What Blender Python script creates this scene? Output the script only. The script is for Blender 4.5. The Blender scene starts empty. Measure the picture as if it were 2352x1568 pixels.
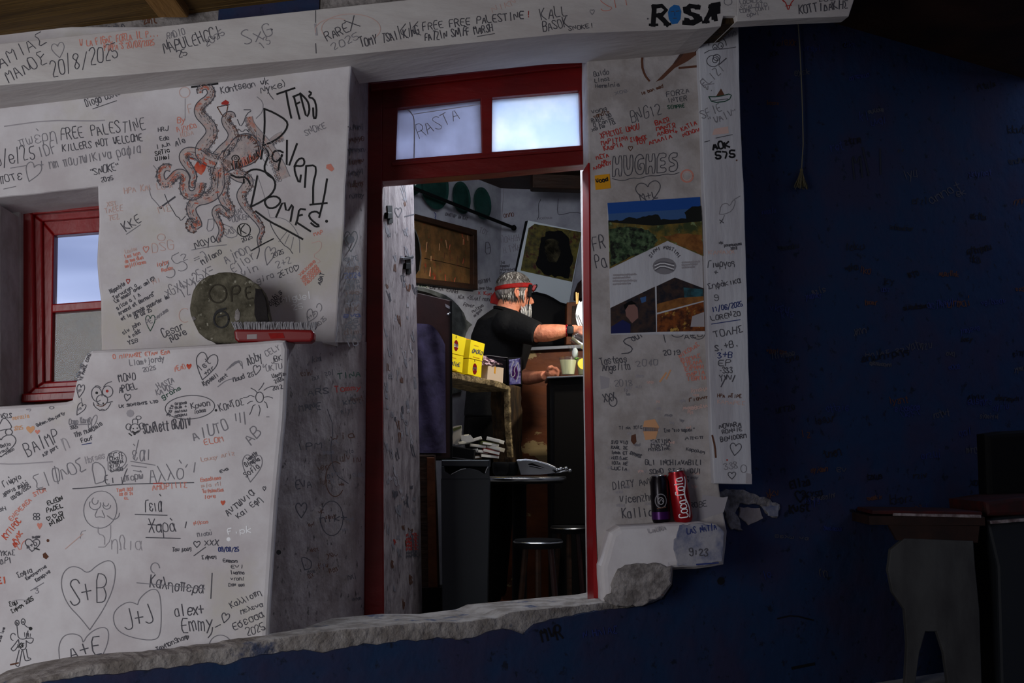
import bpy, bmesh, math, random
from mathutils import Vector, Matrix
from mathutils import noise as mnoise
S = bpy.context.scene
COL = S.collection
# ------------------------------------------------------------------ camera
F = 2352 * 40 / 36.0
PIT = math.atan(266 / F)
CAM = Vector((0, 0, 0.75))
cd = bpy.data.cameras.new('camera'); cam = bpy.data.objects.new('camera', cd); COL.objects.link(cam)
cd.lens = 40; cd.sensor_width = 36; cd.clip_start = 0.05
cam.location = CAM; cam.rotation_euler = (math.pi / 2 + PIT, 0, 0)
S.camera = cam
# ------------------------------------------------------------------ view + world + lights
S.view_settings.view_transform = 'Standard'; S.view_settings.look = 'None'
S.view_settings.gamma = 1; S.view_settings.use_curve_mapping = False
S.view_settings.exposure = 0.0
W = bpy.data.worlds.new('world'); S.world = W; W.use_nodes = True
nt = W.node_tree; bg = nt.nodes['Background']
tc = nt.nodes.new('ShaderNodeTexCoord'); mp = nt.nodes.new('ShaderNodeMapping'); mp.inputs['Scale'].default_value = (1.2, 1.2, 9)
nz = nt.nodes.new('ShaderNodeTexNoise'); nz.inputs['Scale'].default_value = 2.2; nz.inputs['Detail'].default_value = 3
cr = nt.nodes.new('ShaderNodeValToRGB')
cr.color_ramp.elements[0].position = 0.35; cr.color_ramp.elements[0].color = (0.27, 0.34, 0.6, 1)
cr.color_ramp.elements[1].position = 0.62; cr.color_ramp.elements[1].color = (0.5, 0.6, 0.95, 1)
nt.links.new(tc.outputs['Generated'], mp.inputs['Vector']); nt.links.new(mp.outputs[0], nz.inputs['Vector'])
nt.links.new(nz.outputs['Fac'], cr.inputs[0]); nt.links.new(cr.outputs[0], bg.inputs['Color'])
bg.inputs['Strength'].default_value = 0.95

def area(name, loc, target, sx, sy, power, col):
    l = bpy.data.lights.new(name, 'AREA'); l.shape = 'RECTANGLE'; l.size = sx; l.size_y = sy; l.energy = power; l.color = col
    o = bpy.data.objects.new(name, l); COL.objects.link(o); o.location = loc
    o.rotation_euler = (Vector(target) - Vector(loc)).to_track_quat('-Z', 'Y').to_euler(); return o
area('doorway_daylight', (-1.75, 0.2, 0.95), (-0.85, 3.0, 1.0), 0.9, 1.3, 34, (0.96, 0.97, 1.0))
area('room_bounce', (-0.2, -0.9, 1.7), (0.5, 3.4, 1.0), 1.6, 0.8, 1.3, (1.0, 0.93, 0.88))
area('transom_fill', (-0.12, 4.2, 2.05), (-0.1, 3.5, 1.72), 0.8, 0.16, 24, (0.80, 0.88, 1.0))  # added fill light behind the transom to brighten its panes; no real skylight
area('kitchen_daylight', (-0.1, 4.25, 2.1), (-0.2, 5.9, 1.5), 0.8, 0.3, 4.4, (0.86, 0.92, 1.0))
pl_ = bpy.data.lights.new('counter_lamp', 'SPOT'); pl_.energy = 34; pl_.color = (1.0, 0.93, 0.82); pl_.shadow_soft_size = 0.03
pl_.spot_size = math.radians(95); pl_.spot_blend = 0.5
po = bpy.data.objects.new('counter_lamp', pl_); COL.objects.link(po); po.location = (0.62, 4.75, 1.75)
po.rotation_euler = (Vector((0.0, 5.25, 1.05)) - Vector(po.location)).to_track_quat('-Z', 'Y').to_euler()
# ------------------------------------------------------------------ projection helpers
FW = Vector((0, math.cos(PIT), math.sin(PIT))); UP = Vector((0, -math.sin(PIT), math.cos(PIT))); RT = Vector((1, 0, 0))
def ray(px, py):
    return FW + RT * ((px - 1176) / F) + UP * ((784 - py) / F)
class Plane:
    """vertical wall plane Y = y0 + m X"""
    def __init__(s, y0, m=0.0):
        s.y0 = y0; s.m = m; s.n = Vector((m, -1, 0)).normalized(); s.u = Vector((1, m, 0)).normalized(); s.p = Vector((0, y0, 0))
    def at(s, px, py, off=0.0):
        d = ray(px, py); t = (off - (CAM - s.p).dot(s.n)) / d.dot(s.n); return CAM + d * t
    def px(s, p, off=0): return s.at(p[0], p[1], off)
DO = Plane(3.5, .1); UPW = Plane(3.15, .1); LOW = Plane(2.9, .1); BEAM = Plane(3.10, .2); RW = Plane(3.38, .1)
BLUE = Plane(3.1354, .63); IL = Plane(5.6 + .48 * 1.677, 1.677); IB = Plane(6.31, .15); SH = Plane(4.7 + .264 * 1.677, 1.677)
WIN = Plane(3.36, .1); LEAF = Plane(3.55 + .406 * 9.5, 9.5)
def FP(y): return Plane(y, 0.0)
def srgb(c):
    return tuple((x / 255 / 12.92 if x / 255 <= 0.04045 else ((x / 255 + 0.055) / 1.055) ** 2.4) for x in c)
MATS = {}
def mat(name, c, rough=0.8, c2=None, scale=8, amt=0.5, bump=0.0, bscale=40, metal=0.0, spec=0.3, alpha=1, trans=0, stretch=None, emis=None, ramp=(.4, .62), c3=None, scale3=3, ramp3=(.55, .7)):
    m = bpy.data.materials.new(name); m.use_nodes = True; n = m.node_tree; b = n.nodes['Principled BSDF']
    col = (*srgb(c), 1); b.inputs['Base Color'].default_value = col; b.inputs['Roughness'].default_value = rough
    b.inputs['Metallic'].default_value = metal; b.inputs['Specular IOR Level'].default_value = spec
    b.inputs['Transmission Weight'].default_value = trans; b.inputs['Alpha'].default_value = alpha
    tcn = n.nodes.new('ShaderNodeTexCoord'); mpn = n.nodes.new('ShaderNodeMapping'); n.links.new(tcn.outputs['Object'], mpn.inputs[0])
    if stretch: mpn.inputs['Scale'].default_value = stretch
    last = None
    def layer(prev, cc, sc, rp, am):
        z = n.nodes.new('ShaderNodeTexNoise'); z.inputs['Scale'].default_value = sc; z.inputs['Detail'].default_value = 6; z.inputs['Roughness'].default_value = .62
        n.links.new(mpn.outputs[0], z.inputs['Vector'])
        r = n.nodes.new('ShaderNodeMapRange'); r.inputs['From Min'].default_value = rp[0]; r.inputs['From Max'].default_value = rp[1]; r.inputs['To Max'].default_value = am
        n.links.new(z.outputs['Fac'], r.inputs['Value'])
        x = n.nodes.new('ShaderNodeMix'); x.data_type = 'RGBA'
        n.links.new(r.outputs[0], x.inputs['Factor']); x.inputs['A'].default_value = col; x.inputs['B'].default_value = (*srgb(cc), 1)
        if prev: n.links.new(prev, x.inputs['A'])
        return x.outputs['Result']
    if c2: last = layer(None, c2, scale, ramp, amt)
    if c3: last = layer(last, c3, scale3, ramp3, 1.0)
    if last: n.links.new(last, b.inputs['Base Color'])
    if bump:
        z = n.nodes.new('ShaderNodeTexNoise'); z.inputs['Scale'].default_value = bscale; z.inputs['Detail'].default_value = 8
        n.links.new(mpn.outputs[0], z.inputs['Vector'])
        bb = n.nodes.new('ShaderNodeBump'); bb.inputs['Strength'].default_value = bump; bb.inputs['Distance'].default_value = 0.01
        n.links.new(z.outputs['Fac'], bb.inputs['Height']); n.links.new(bb.outputs[0], b.inputs['Normal'])
    MATS[name] = m; return m
mat('plaster', (214, 210, 212), .9, (192, 184, 186), 5, .8, .35, 14, c3=(198, 192, 180), scale3=2.4, ramp3=(.56, .72))
mat('plaster_old', (182, 176, 176), .9, (150, 142, 138), 9, .8, .4, 30)
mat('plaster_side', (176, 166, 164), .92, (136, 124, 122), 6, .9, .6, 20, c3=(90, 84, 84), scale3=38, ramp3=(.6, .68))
mat('plaster_peeled', (150, 144, 142), .95, (92, 86, 84), 26, .9, 1.0, 60)
mat('rim_plaster', (158, 152, 148), .95, (112, 104, 98), 16, .9, 1.0, 45, c3=(72, 78, 100), scale3=9, ramp3=(.6, .66))
mat('board_white', (196, 197, 204), .75, (168, 164, 170), 7, .8, .25, 60, stretch=(1, 1, .2))
mat('beam_white', (206, 202, 200), .8, (182, 174, 172), 6, .8, .3, 40, stretch=(.3, 1, 1))
mat('blue_paint', (24, 48, 82), .8, (46, 44, 72), 4, .9, .6, 16, c3=(18, 26, 44), scale3=30, ramp3=(.6, .68))
mat('blue_light', (96, 102, 130), .9, (160, 158, 164), 16, .9, .5, 30, ramp=(.38, .6))
mat('red_paint', (150, 4, 10), .35, (120, 2, 6), 6, .8, .35, 22, spec=.5, stretch=(1, 1, .3))
mat('red_door', (120, 6, 4), .45, (88, 3, 2), 6, .8, .35, 22, spec=.4, stretch=(.4, 1, 1))
mat('leaf_paint', (158, 148, 148), .85, (112, 100, 103), 16, .9, .5, 30, c3=(78, 66, 68), scale3=42, ramp3=(.59, .68), stretch=(1, 1, .6))
mat('plank', (120, 92, 48), .7, (74, 54, 26), 7, .8, .4, 30, stretch=(.25, 4, 1))
mat('joist_wood', (168, 126, 72), .7, (120, 84, 44), 6, .8, .4, 30, stretch=(4, .4, 4))
mat('dark_wood', (58, 34, 18), .65, (30, 17, 9), 9, .8, .4, 30, stretch=(.4, .4, 2))
mat('counter_wood', (112, 58, 24), .6, (70, 34, 14), 6, .8, .3, 20, c3=(150, 128, 88), scale3=3.1, ramp3=(.565, .575), stretch=(.6, 1, 1.3))
mat('counter_plain', (104, 56, 26), .6, (70, 34, 14), 12, .8, .3, 20)
mat('rough_wood', (70, 50, 26), .85, (28, 20, 10), 22, .9, 1.0, 60, stretch=(2, 2, .4))
mat('shelf_edge', (150, 130, 92), .85, (60, 46, 26), 30, .9, 1.0, 80)
mat('kitchen_wall', (170, 172, 180), .9, (136, 136, 146), 6, .8, .4, 14)
mat('arch_grey', (98, 102, 100), .9, (66, 68, 66), 18, .8, .6, 30)
mat('floor_cement', (150, 146, 142), .8, (120, 116, 112), 5, .8, .3, 20)
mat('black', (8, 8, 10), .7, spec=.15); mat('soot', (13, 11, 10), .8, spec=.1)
mat('ink_black', (22, 21, 24), .6); mat('ink_dark', (80, 78, 85), .7); mat('ink_grey', (130, 127, 133), .8); mat('ink_faint', (162, 157, 162), .85)
mat('ink_red', (172, 48, 42), .7); mat('ink_orange', (212, 134, 118), .7); mat('ink_pale', (208, 176, 168), .8); mat('ink_amber', (214, 160, 118), .8); mat('octo_red', (186, 112, 96), .9); mat('octo_wash', (172, 160, 160), .9, (196, 184, 180), 60, .9, c3=(186, 130, 116), scale3=30, ramp3=(.55, .66))
mat('ink_blue', (40, 52, 110), .7); mat('ink_green', (36, 74, 60), .7); mat('ink_white', (245, 245, 248), .6); mat('ink_brown', (96, 60, 44), .8); mat('ink_rust', (190, 58, 34), .8, (214, 120, 96), 40, .8)
mat('face_blue', (38, 108, 176), .7)
mat('stone_grey', (104, 99, 84), .9, (60, 56, 44), 26, .9, 1.0, 40, c3=(160, 156, 140), scale3=55, ramp3=(.62, .68))
mat('stone_line', (58, 53, 44), .9); mat('stone_dark', (38, 34, 34), .9, (26, 22, 24), 20, .8, .6, 40)
mat('brush_red', (118, 8, 12), .4, spec=.5); mat('bristle', (160, 158, 162), .7); mat('label_grey', (150, 140, 140), .6)
mat('can_red', (160, 10, 26), .25, metal=.5, spec=.6); mat('can_black', (22, 18, 24), .25, metal=.5); mat('can_purple', (66, 20, 84), .3, metal=.4)
mat('steel', (186, 188, 192), .25, metal=1.0); mat('dull_steel', (120, 122, 126), .4, metal=.9)
mat('bin_grey', (46, 51, 57), .5, spec=.3); mat('bin_dark', (26, 29, 34), .6)
mat('yellow', (246, 222, 20), .5); mat('amber', (214, 148, 20), .6); mat('carton', (206, 184, 160), .75); mat('carton_dark', (120, 82, 34), .7)
mat('tray_green', (44, 88, 80), .4, (24, 52, 48), 9, .8, .3, 20, metal=.5)
mat('tavli', (120, 84, 46), .6, (78, 60, 32), 16, .9, .4, 30, c3=(130, 50, 26), scale3=24, ramp3=(.6, .66))
mat('skin', (214, 140, 106), .55, (190, 106, 78), 40, .6, .3, 90, spec=.4)
mat('hair_grey', (122, 116, 112), .6, (66, 60, 56), 60, .9, .6, 120, stretch=(1, 1, .25)); mat('hair_light', (206, 202, 194), .55); mat('hair_dark', (62, 56, 50), .6)
mat('beard_white', (206, 204, 198), .7); mat('shirt_black', (9, 9, 11), .85, (5, 5, 6), 30, .6, .3, 60)
mat('cloth_red', (150, 18, 14), .8, (90, 8, 8), 20, .7); mat('cloth_purple', (66, 58, 86), .85, (34, 29, 46), 10, .8, .4, 30)
mat('brown_door', (52, 26, 24), .35, (34, 18, 20), 6, .8, .2, 20, spec=.5)
mat('paper', (232, 230, 222), .8); mat('paper2', (206, 200, 184), .8); mat('paper3', (130, 34, 32), .7); mat('paper4', (96, 104, 60), .7)
mat('cloth_white', (226, 236, 238), .8); mat('peg', (206, 160, 96), .7); mat('clay', (44, 24, 16), .7, (26, 14, 10), 14, .8)
mat('lemonade', (240, 242, 190), .3, trans=.05, spec=.5); mat('lemon', (236, 206, 60), .5); mat('leaf_green', (90, 130, 50), .6)
mat('purple_pack', (74, 66, 128), .25, (150, 150, 190), 34, .9, c3=(30, 20, 60), scale3=22, ramp3=(.5, .6)); mat('wrap', (226, 196, 204), .2, (190, 160, 180), 30, .8, .8, 60, spec=.7)
mat('sky_print', (26, 74, 150), .6); mat('sky_print_low', (58, 92, 142), .6); mat('tree_print', (14, 18, 16), .7)
mat('field_print', (120, 98, 40), .6, (40, 60, 34), 26, .9, c3=(120, 138, 96), scale3=60, ramp3=(.58, .66)); mat('bush_print', (36, 56, 34), .6, (88, 110, 78), 70, .9, c3=(16, 20, 14), scale3=45, ramp3=(.5, .6)); mat('earth_print', (140, 92, 44), .6, (98, 58, 26), 50, .8)
mat('dark_print', (24, 24, 34), .6, (70, 50, 40), 40, .8); mat('food_print', (132, 70, 26), .6, (50, 22, 12), 50, .9, c3=(190, 150, 70), scale3=40, ramp3=(.6, .66)); mat('teal_print', (44, 92, 104), .6, (26, 40, 44), 40, .8); mat('skin_print', (132, 96, 90), .6)
mat('shirt_print', (24, 30, 84), .6); mat('ochre_print', (110, 100, 34), .6, (48, 46, 22), 34, .9, c3=(74, 22, 16), scale3=26, ramp3=(.55, .62)); mat('sage_print', (96, 88, 60), .7, (60, 54, 36), 40, .9)
mat('sticker_orange', (216, 150, 20), .6); mat('plywood_grey', (66, 66, 66), .8, (46, 45, 46), 7, .9, .3, 24, stretch=(1, 1, .4)); mat('seat_red', (66, 14, 12), .7, (30, 16, 14), 18, .8); mat('seat_edge', (150, 140, 140), .7, (80, 60, 60), 30, .9)
mat('rope', (100, 96, 84), .9); mat('tassel', (92, 84, 62), .9); mat('brown_stone', (112, 74, 38), .9, (78, 50, 28), 7, .9, .6, 30)
g = mat('glass', (235, 240, 240), .06, trans=1.0, spec=.5); g.node_tree.nodes['Principled BSDF'].inputs['IOR'].default_value = 1.3
def thin_glass(name, a):
    m = bpy.data.materials.new(name); m.use_nodes = True; n = m.node_tree; n.nodes.remove(n.nodes['Principled BSDF'])
    o = n.nodes['Material Output']; t = n.nodes.new('ShaderNodeBsdfTransparent'); gl = n.nodes.new('ShaderNodeBsdfGlossy'); gl.inputs['Roughness'].default_value = .08
    x = n.nodes.new('ShaderNodeMixShader'); x.inputs[0].default_value = a; n.links.new(t.outputs[0], x.inputs[1]); n.links.new(gl.outputs[0], x.inputs[2]); n.links.new(x.outputs[0], o.inputs[0]); MATS[name] = m
thin_glass('window_glass', .012); thin_glass('clear_plastic', .1)
def frosted(name, c, c2, lo, hi):
    m = bpy.data.materials.new(name); m.use_nodes = True; n = m.node_tree; n.nodes.remove(n.nodes['Principled BSDF'])
    o = n.nodes['Material Output']; t = n.nodes.new('ShaderNodeBsdfTranslucent'); d = n.nodes.new('ShaderNodeBsdfDiffuse')
    z = n.nodes.new('ShaderNodeTexNoise'); z.inputs['Scale'].default_value = 9; z.inputs['Detail'].default_value = 5
    tcn = n.nodes.new('ShaderNodeTexCoord'); n.links.new(tcn.outputs['Object'], z.inputs['Vector'])
    r = n.nodes.new('ShaderNodeValToRGB'); r.color_ramp.elements[0].position = lo; r.color_ramp.elements[1].position = hi
    r.color_ramp.elements[0].color = (*srgb(c), 1); r.color_ramp.elements[1].color = (*srgb(c2), 1)
    n.links.new(z.outputs['Fac'], r.inputs[0]); n.links.new(r.outputs[0], t.inputs[0]); n.links.new(r.outputs[0], d.inputs[0])
    x = n.nodes.new('ShaderNodeMixShader'); x.inputs[0].default_value = .25; n.links.new(t.outputs[0], x.inputs[1]); n.links.new(d.outputs[0], x.inputs[2]); n.links.new(x.outputs[0], o.inputs[0]); MATS[name] = m
frosted('pane_bright', (214, 226, 244), (232, 238, 246), .4, .6)
frosted('pane_grey', (166, 168, 184), (186, 190, 208), .35, .65)
# ------------------------------------------------------------------ mesh builder
BASE = {}
class MB:
    def __init__(s): s.v = []; s.f = []; s.m = []; s.names = []
    def mi(s, name):
        if name not in s.names: s.names.append(name)
        return s.names.index(name)
    def add(s, vs, fs, m):
        k = len(s.v); i = s.mi(m); s.v += [Vector(v) for v in vs]
        for f in fs: s.f.append(tuple(j + k for j in f)); s.m.append(i)
        return s
    def addbm(s, bm, m):
        bm.verts.index_update(); return s.add([v.co.copy() for v in bm.verts], [[v.index for v in f.verts] for f in bm.faces], m)
    def prism(s, pl, pts, d0, d1, m, bev=0, seg=2, front=None):
        """polygon of photo pixels measured on a wall plane: front face at offset d0, solid back to d1"""
        a = [pl.at(p[0], p[1], d0) for p in pts]; back = [v - pl.n * (d0 - d1) for v in a]
        return s.solid(a, back, m, bev, seg)
    def solid(s, a, back, m, bev=0, seg=2):
        bm = bmesh.new(); A = [bm.verts.new(v) for v in a]; B = [bm.verts.new(v) for v in back]; n = len(A)
        ff = bm.faces.new(A); bm.faces.new(B[::-1])
        for i in range(n): bm.faces.new((A[i], B[i], B[(i + 1) % n], A[(i + 1) % n]))
        bmesh.ops.recalc_face_normals(bm, faces=bm.faces[:])
        if bev:
            bmesh.ops.bevel(bm, geom=[e for e in ff.edges], offset=bev, segments=seg, affect='EDGES', profile=.5, clamp_overlap=True)
        bmesh.ops.triangulate(bm, faces=[f for f in bm.faces if len(f.verts) > 4])
        s.addbm(bm, m); bm.free(); return s
    def flat(s, pl, pts, off, m):
        return s.add([pl.at(p[0], p[1], off) for p in pts], [tuple(range(len(pts)))], m)
    def bridge(s, p1, a, o1, p2, b, o2, m):
        n = len(a); vs = [p1.at(*a[i], o1) for i in range(n)] + [p2.at(*b[i], o2) for i in range(n)]
        return s.add(vs, [(i, i + 1, n + i + 1, n + i) for i in range(n - 1)], m)
    def box(s, c, d, m, rz=0, bev=0, rx=0, ry=0):
        bm = bmesh.new(); bmesh.ops.create_cube(bm, size=1)
        bmesh.ops.scale(bm, vec=d, verts=bm.verts)
        if bev: bmesh.ops.bevel(bm, geom=bm.edges[:], offset=bev, segments=2, affect='EDGES', profile=.5)
        M = Matrix.Translation(c) @ Matrix.Rotation(rz, 4, 'Z') @ Matrix.Rotation(rx, 4, 'X') @ Matrix.Rotation(ry, 4, 'Y')
        bmesh.ops.transform(bm, matrix=M, verts=bm.verts); s.addbm(bm, m); bm.free(); return s
    def lathe(s, c, prof, m, seg=32, M=None, sx=1, sy=1):
        c = Vector(c); vs = []; fs = []
        for r, z in prof:
            for i in range(seg):
                a = 2 * math.pi * i / seg; p = Vector((r * math.cos(a) * sx, r * math.sin(a) * sy, z))
                if M: p = M @ p
                vs.append(c + p)
        for j in range(len(prof) - 1):
            for i in range(seg):
                k = (i + 1) % seg; fs.append((j * seg + i, j * seg + k, (j + 1) * seg + k, (j + 1) * seg + i))
        if prof[0][0] > 1e-6: fs.append(tuple(range(seg))[::-1])
        if prof[-1][0] > 1e-6: fs.append(tuple((len(prof) - 1) * seg + i for i in range(seg)))
        return s.add(vs, fs, m)
    def ell(s, c, r, m, M=None, seg=24, rings=14):
        pr = [(math.sin(math.pi * j / rings), -math.cos(math.pi * j / rings)) for j in range(rings + 1)]
        c = Vector(c); vs = []; fs = []
        for a_, z in pr:
            for i in range(seg):
                a = 2 * math.pi * i / seg; p = Vector((a_ * math.cos(a) * r[0], a_ * math.sin(a) * r[1], z * r[2]))
                if M: p = M @ p
                vs.append(c + p)
        for j in range(rings):
            for i in range(seg):
                k = (i + 1) % seg; fs.append((j * seg + i, j * seg + k, (j + 1) * seg + k, (j + 1) * seg + i))
        return s.add(vs, fs, m)
    def tube(s, pts, rad, m, seg=10, flat=None, fdir=None):
        P = [Vector(p) for p in pts]; n = len(P)
        if not isinstance(rad, (list, tuple)): rad = [rad] * n
        vs = []; fs = []
        up = Vector(fdir) if fdir else Vector((0, 1, 0))
        for i in range(n):
            t = (P[min(i + 1, n - 1)] - P[max(i - 1, 0)]).normalized()
            u = up if abs(up.dot(t)) < .95 else Vector((1, 0, 0))
            a = t.cross(u).normalized(); b = t.cross(a).normalized()
            for k in range(seg):
                w = 2 * math.pi * k / seg; vs.append(P[i] + a * math.cos(w) * rad[i] + b * math.sin(w) * rad[i] * (flat or 1))
        for i in range(n - 1):
            for k in range(seg):
                q = (k + 1) % seg; fs.append((i * seg + k, i * seg + q, (i + 1) * seg + q, (i + 1) * seg + k))
        fs.append(tuple(range(seg))[::-1]); fs.append(tuple((n - 1) * seg + k for k in range(seg)))
        return s.add(vs, fs, m)
    def build(s, name, parent=None, smooth=None):
        base = BASE.get(parent.name, Vector()) if parent else Vector()
        me = bpy.data.meshes.new(name); me.from_pydata([v - base for v in s.v], [], s.f); me.update()
        for nm in s.names: me.materials.append(MATS[nm])
        me.polygons.foreach_set('material_index', s.m)
        if smooth is not None:
            me.shade_smooth(); me.set_sharp_from_angle(angle=math.radians(smooth))
        o = bpy.data.objects.new(name, me); COL.objects.link(o)
        if parent: o.parent = parent; BASE[o.name] = base
        return o
def thing(name, label, cat, base, group=None):
    o = bpy.data.objects.new(name, None); COL.objects.link(o); o.location = base; BASE[o.name] = Vector(base)
    o['label'] = label; o['category'] = cat; o.empty_display_size = .05
    if group: o['group'] = group
    return o
def tag(o, label, cat, group=None):
    o['label'] = label; o['category'] = cat
    if group: o['group'] = group
    return o
def struct(o, label=None):
    o['kind'] = 'structure'
    if label: o['label'] = label
    return o
def rough(pts, amp, step=14, seed=1):
    """break a pixel outline into short, slightly uneven pieces"""
    r = random.Random(seed); out = []
    n = len(pts)
    for i in range(n):
        a = pts[i]; b = pts[(i + 1) % n]; L = math.hypot(b[0] - a[0], b[1] - a[1]); k = max(1, int(L / step)); out.append(a)
        if L > 1500: continue
        for j in range(1, k):
            t = j / k; out.append((a[0] + (b[0] - a[0]) * t + r.uniform(-amp, amp), a[1] + (b[1] - a[1]) * t + r.uniform(-amp, amp)))
    return out
# ------------------------------------------------------------------ handwriting
G = {'A': '022842 1434', 'B': '02083847463505 3544433202', 'C': '4738180703123243', 'D': '02082846443202', 'E': '48080242 0535', 'F': '480802 0535', 'G': '473818070312324345 2545', 'H': '0208 4248 0545', 'I': '2228', 'J': '4843321203', 'K': '0208 480542', 'L': '080242', 'M': '0208254842', 'N': '02084248', 'O': '180703123243473818', 'P': '02083847463505', 'Q': '180703123243473818 2442', 'R': '02083847463505 2542', 'S': '47381807163443321203', 'T': '0848 2822', 'U': '080312324348', 'V': '082248', 'W': '0812253248', 'X': '0842 0248', 'Y': '082548 2522', 'Z': '08480242',
     '0': '180703123243473818', '1': '172822', '2': '07183847460242', '3': '071838472625 254443321203', '4': '380444 3832', '5': '480805354443321203', '6': '473818070312324344351504', '7': '084822', '8': '2516071838473625 2514031232433425', '9': '463515060718384743321203',
     '/': '0148', '+': '2327 0545', '!': '2824 2322', '?': '07183847362524 2322', '.': '2223', '-': '1535', "'": '2827', '"': '1817 3837', '(': '38252432', ')': '18252412', ':': '2423 2625', ',': '2221', '=': '0646 0444', '@': '180703123243473818 251424', '*': '0446 0644 2327',
     'a': '3616050312324336 3642', 'b': '0802 0416364543321203', 'c': '4536160503123243', 'd': '4842 4436160503123243', 'e': '04444536160503123243', 'f': '48382722 0545', 'g': '4536160503133343 4641301001', 'h': '0802 0416364542', 'i': '2622 2827', 'j': '36312010 3837', 'k': '0802 4604 0442', 'l': '2822', 'm': '0602 05162522 25364542', 'n': '0602 0416364542', 'o': '160503123243453616', 'p': '0600 0516364543321203', 'q': '4640 4536160503123243', 'r': '1612 14263646', 's': '45361605143443321203', 't': '28233242 0646', 'u': '0603123243 4642', 'v': '062246', 'w': '0612243246', 'x': '0642 0246', 'y': '0623 4600', 'z': '06460242',
     'Σ': '4808250242', 'Λ': '022842', 'Δ': '02284202', 'Π': '02084842', 'Φ': '180703123243473818 2129', 'Ω': '02121406183846343242', 'Γ': '020848', 'Θ': '180703123243473818 1535', 'Ξ': '0848 1535 0242',
     'α': '46321203051636 3642', 'ε': '453616051424 1403123243', 'γ': '062246 2220', 'λ': '0842 2502', 'ι': '2622', 'κ': '0602 460442', 'μ': '0600 03123243 4642', 'ν': '062246', 'π': '0646 1612 3632', 'ρ': '000516364543321203', 'σ': '4616050312324336', 'τ': '0646 2622', 'υ': '060312324346', 'φ': '160503123243453616 2720', 'χ': '0640 0046', 'ω': '0603122325 23324346', 'η': '0602 0416364540', 'θ': '180703123243473818 0545', 'ς': '4536160514344331', 'ο': '160503123243453616', 'δ': '160503123243453616 2647'}
for a_, b_ in zip('ΑΒΕΖΗΙΚΜΝΟΡΤΥΧ', 'ABEZHIKMNOPTYX'): G[a_] = G[b_]
G['ξ'] = '48083626453544433332'; G['ζ'] = '184804032232'; G['ψ'] = '0603123243 46 2820'.replace(' 46', ''); G['Ψ'] = '0805153548 2822'; G['β'] = '000718384736253443321203'
for a_, b_ in zip('άέήίόύώ', 'αεηιουω'): G[a_] = (G.get(b_) or G['o']) + ' 2938'
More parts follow.
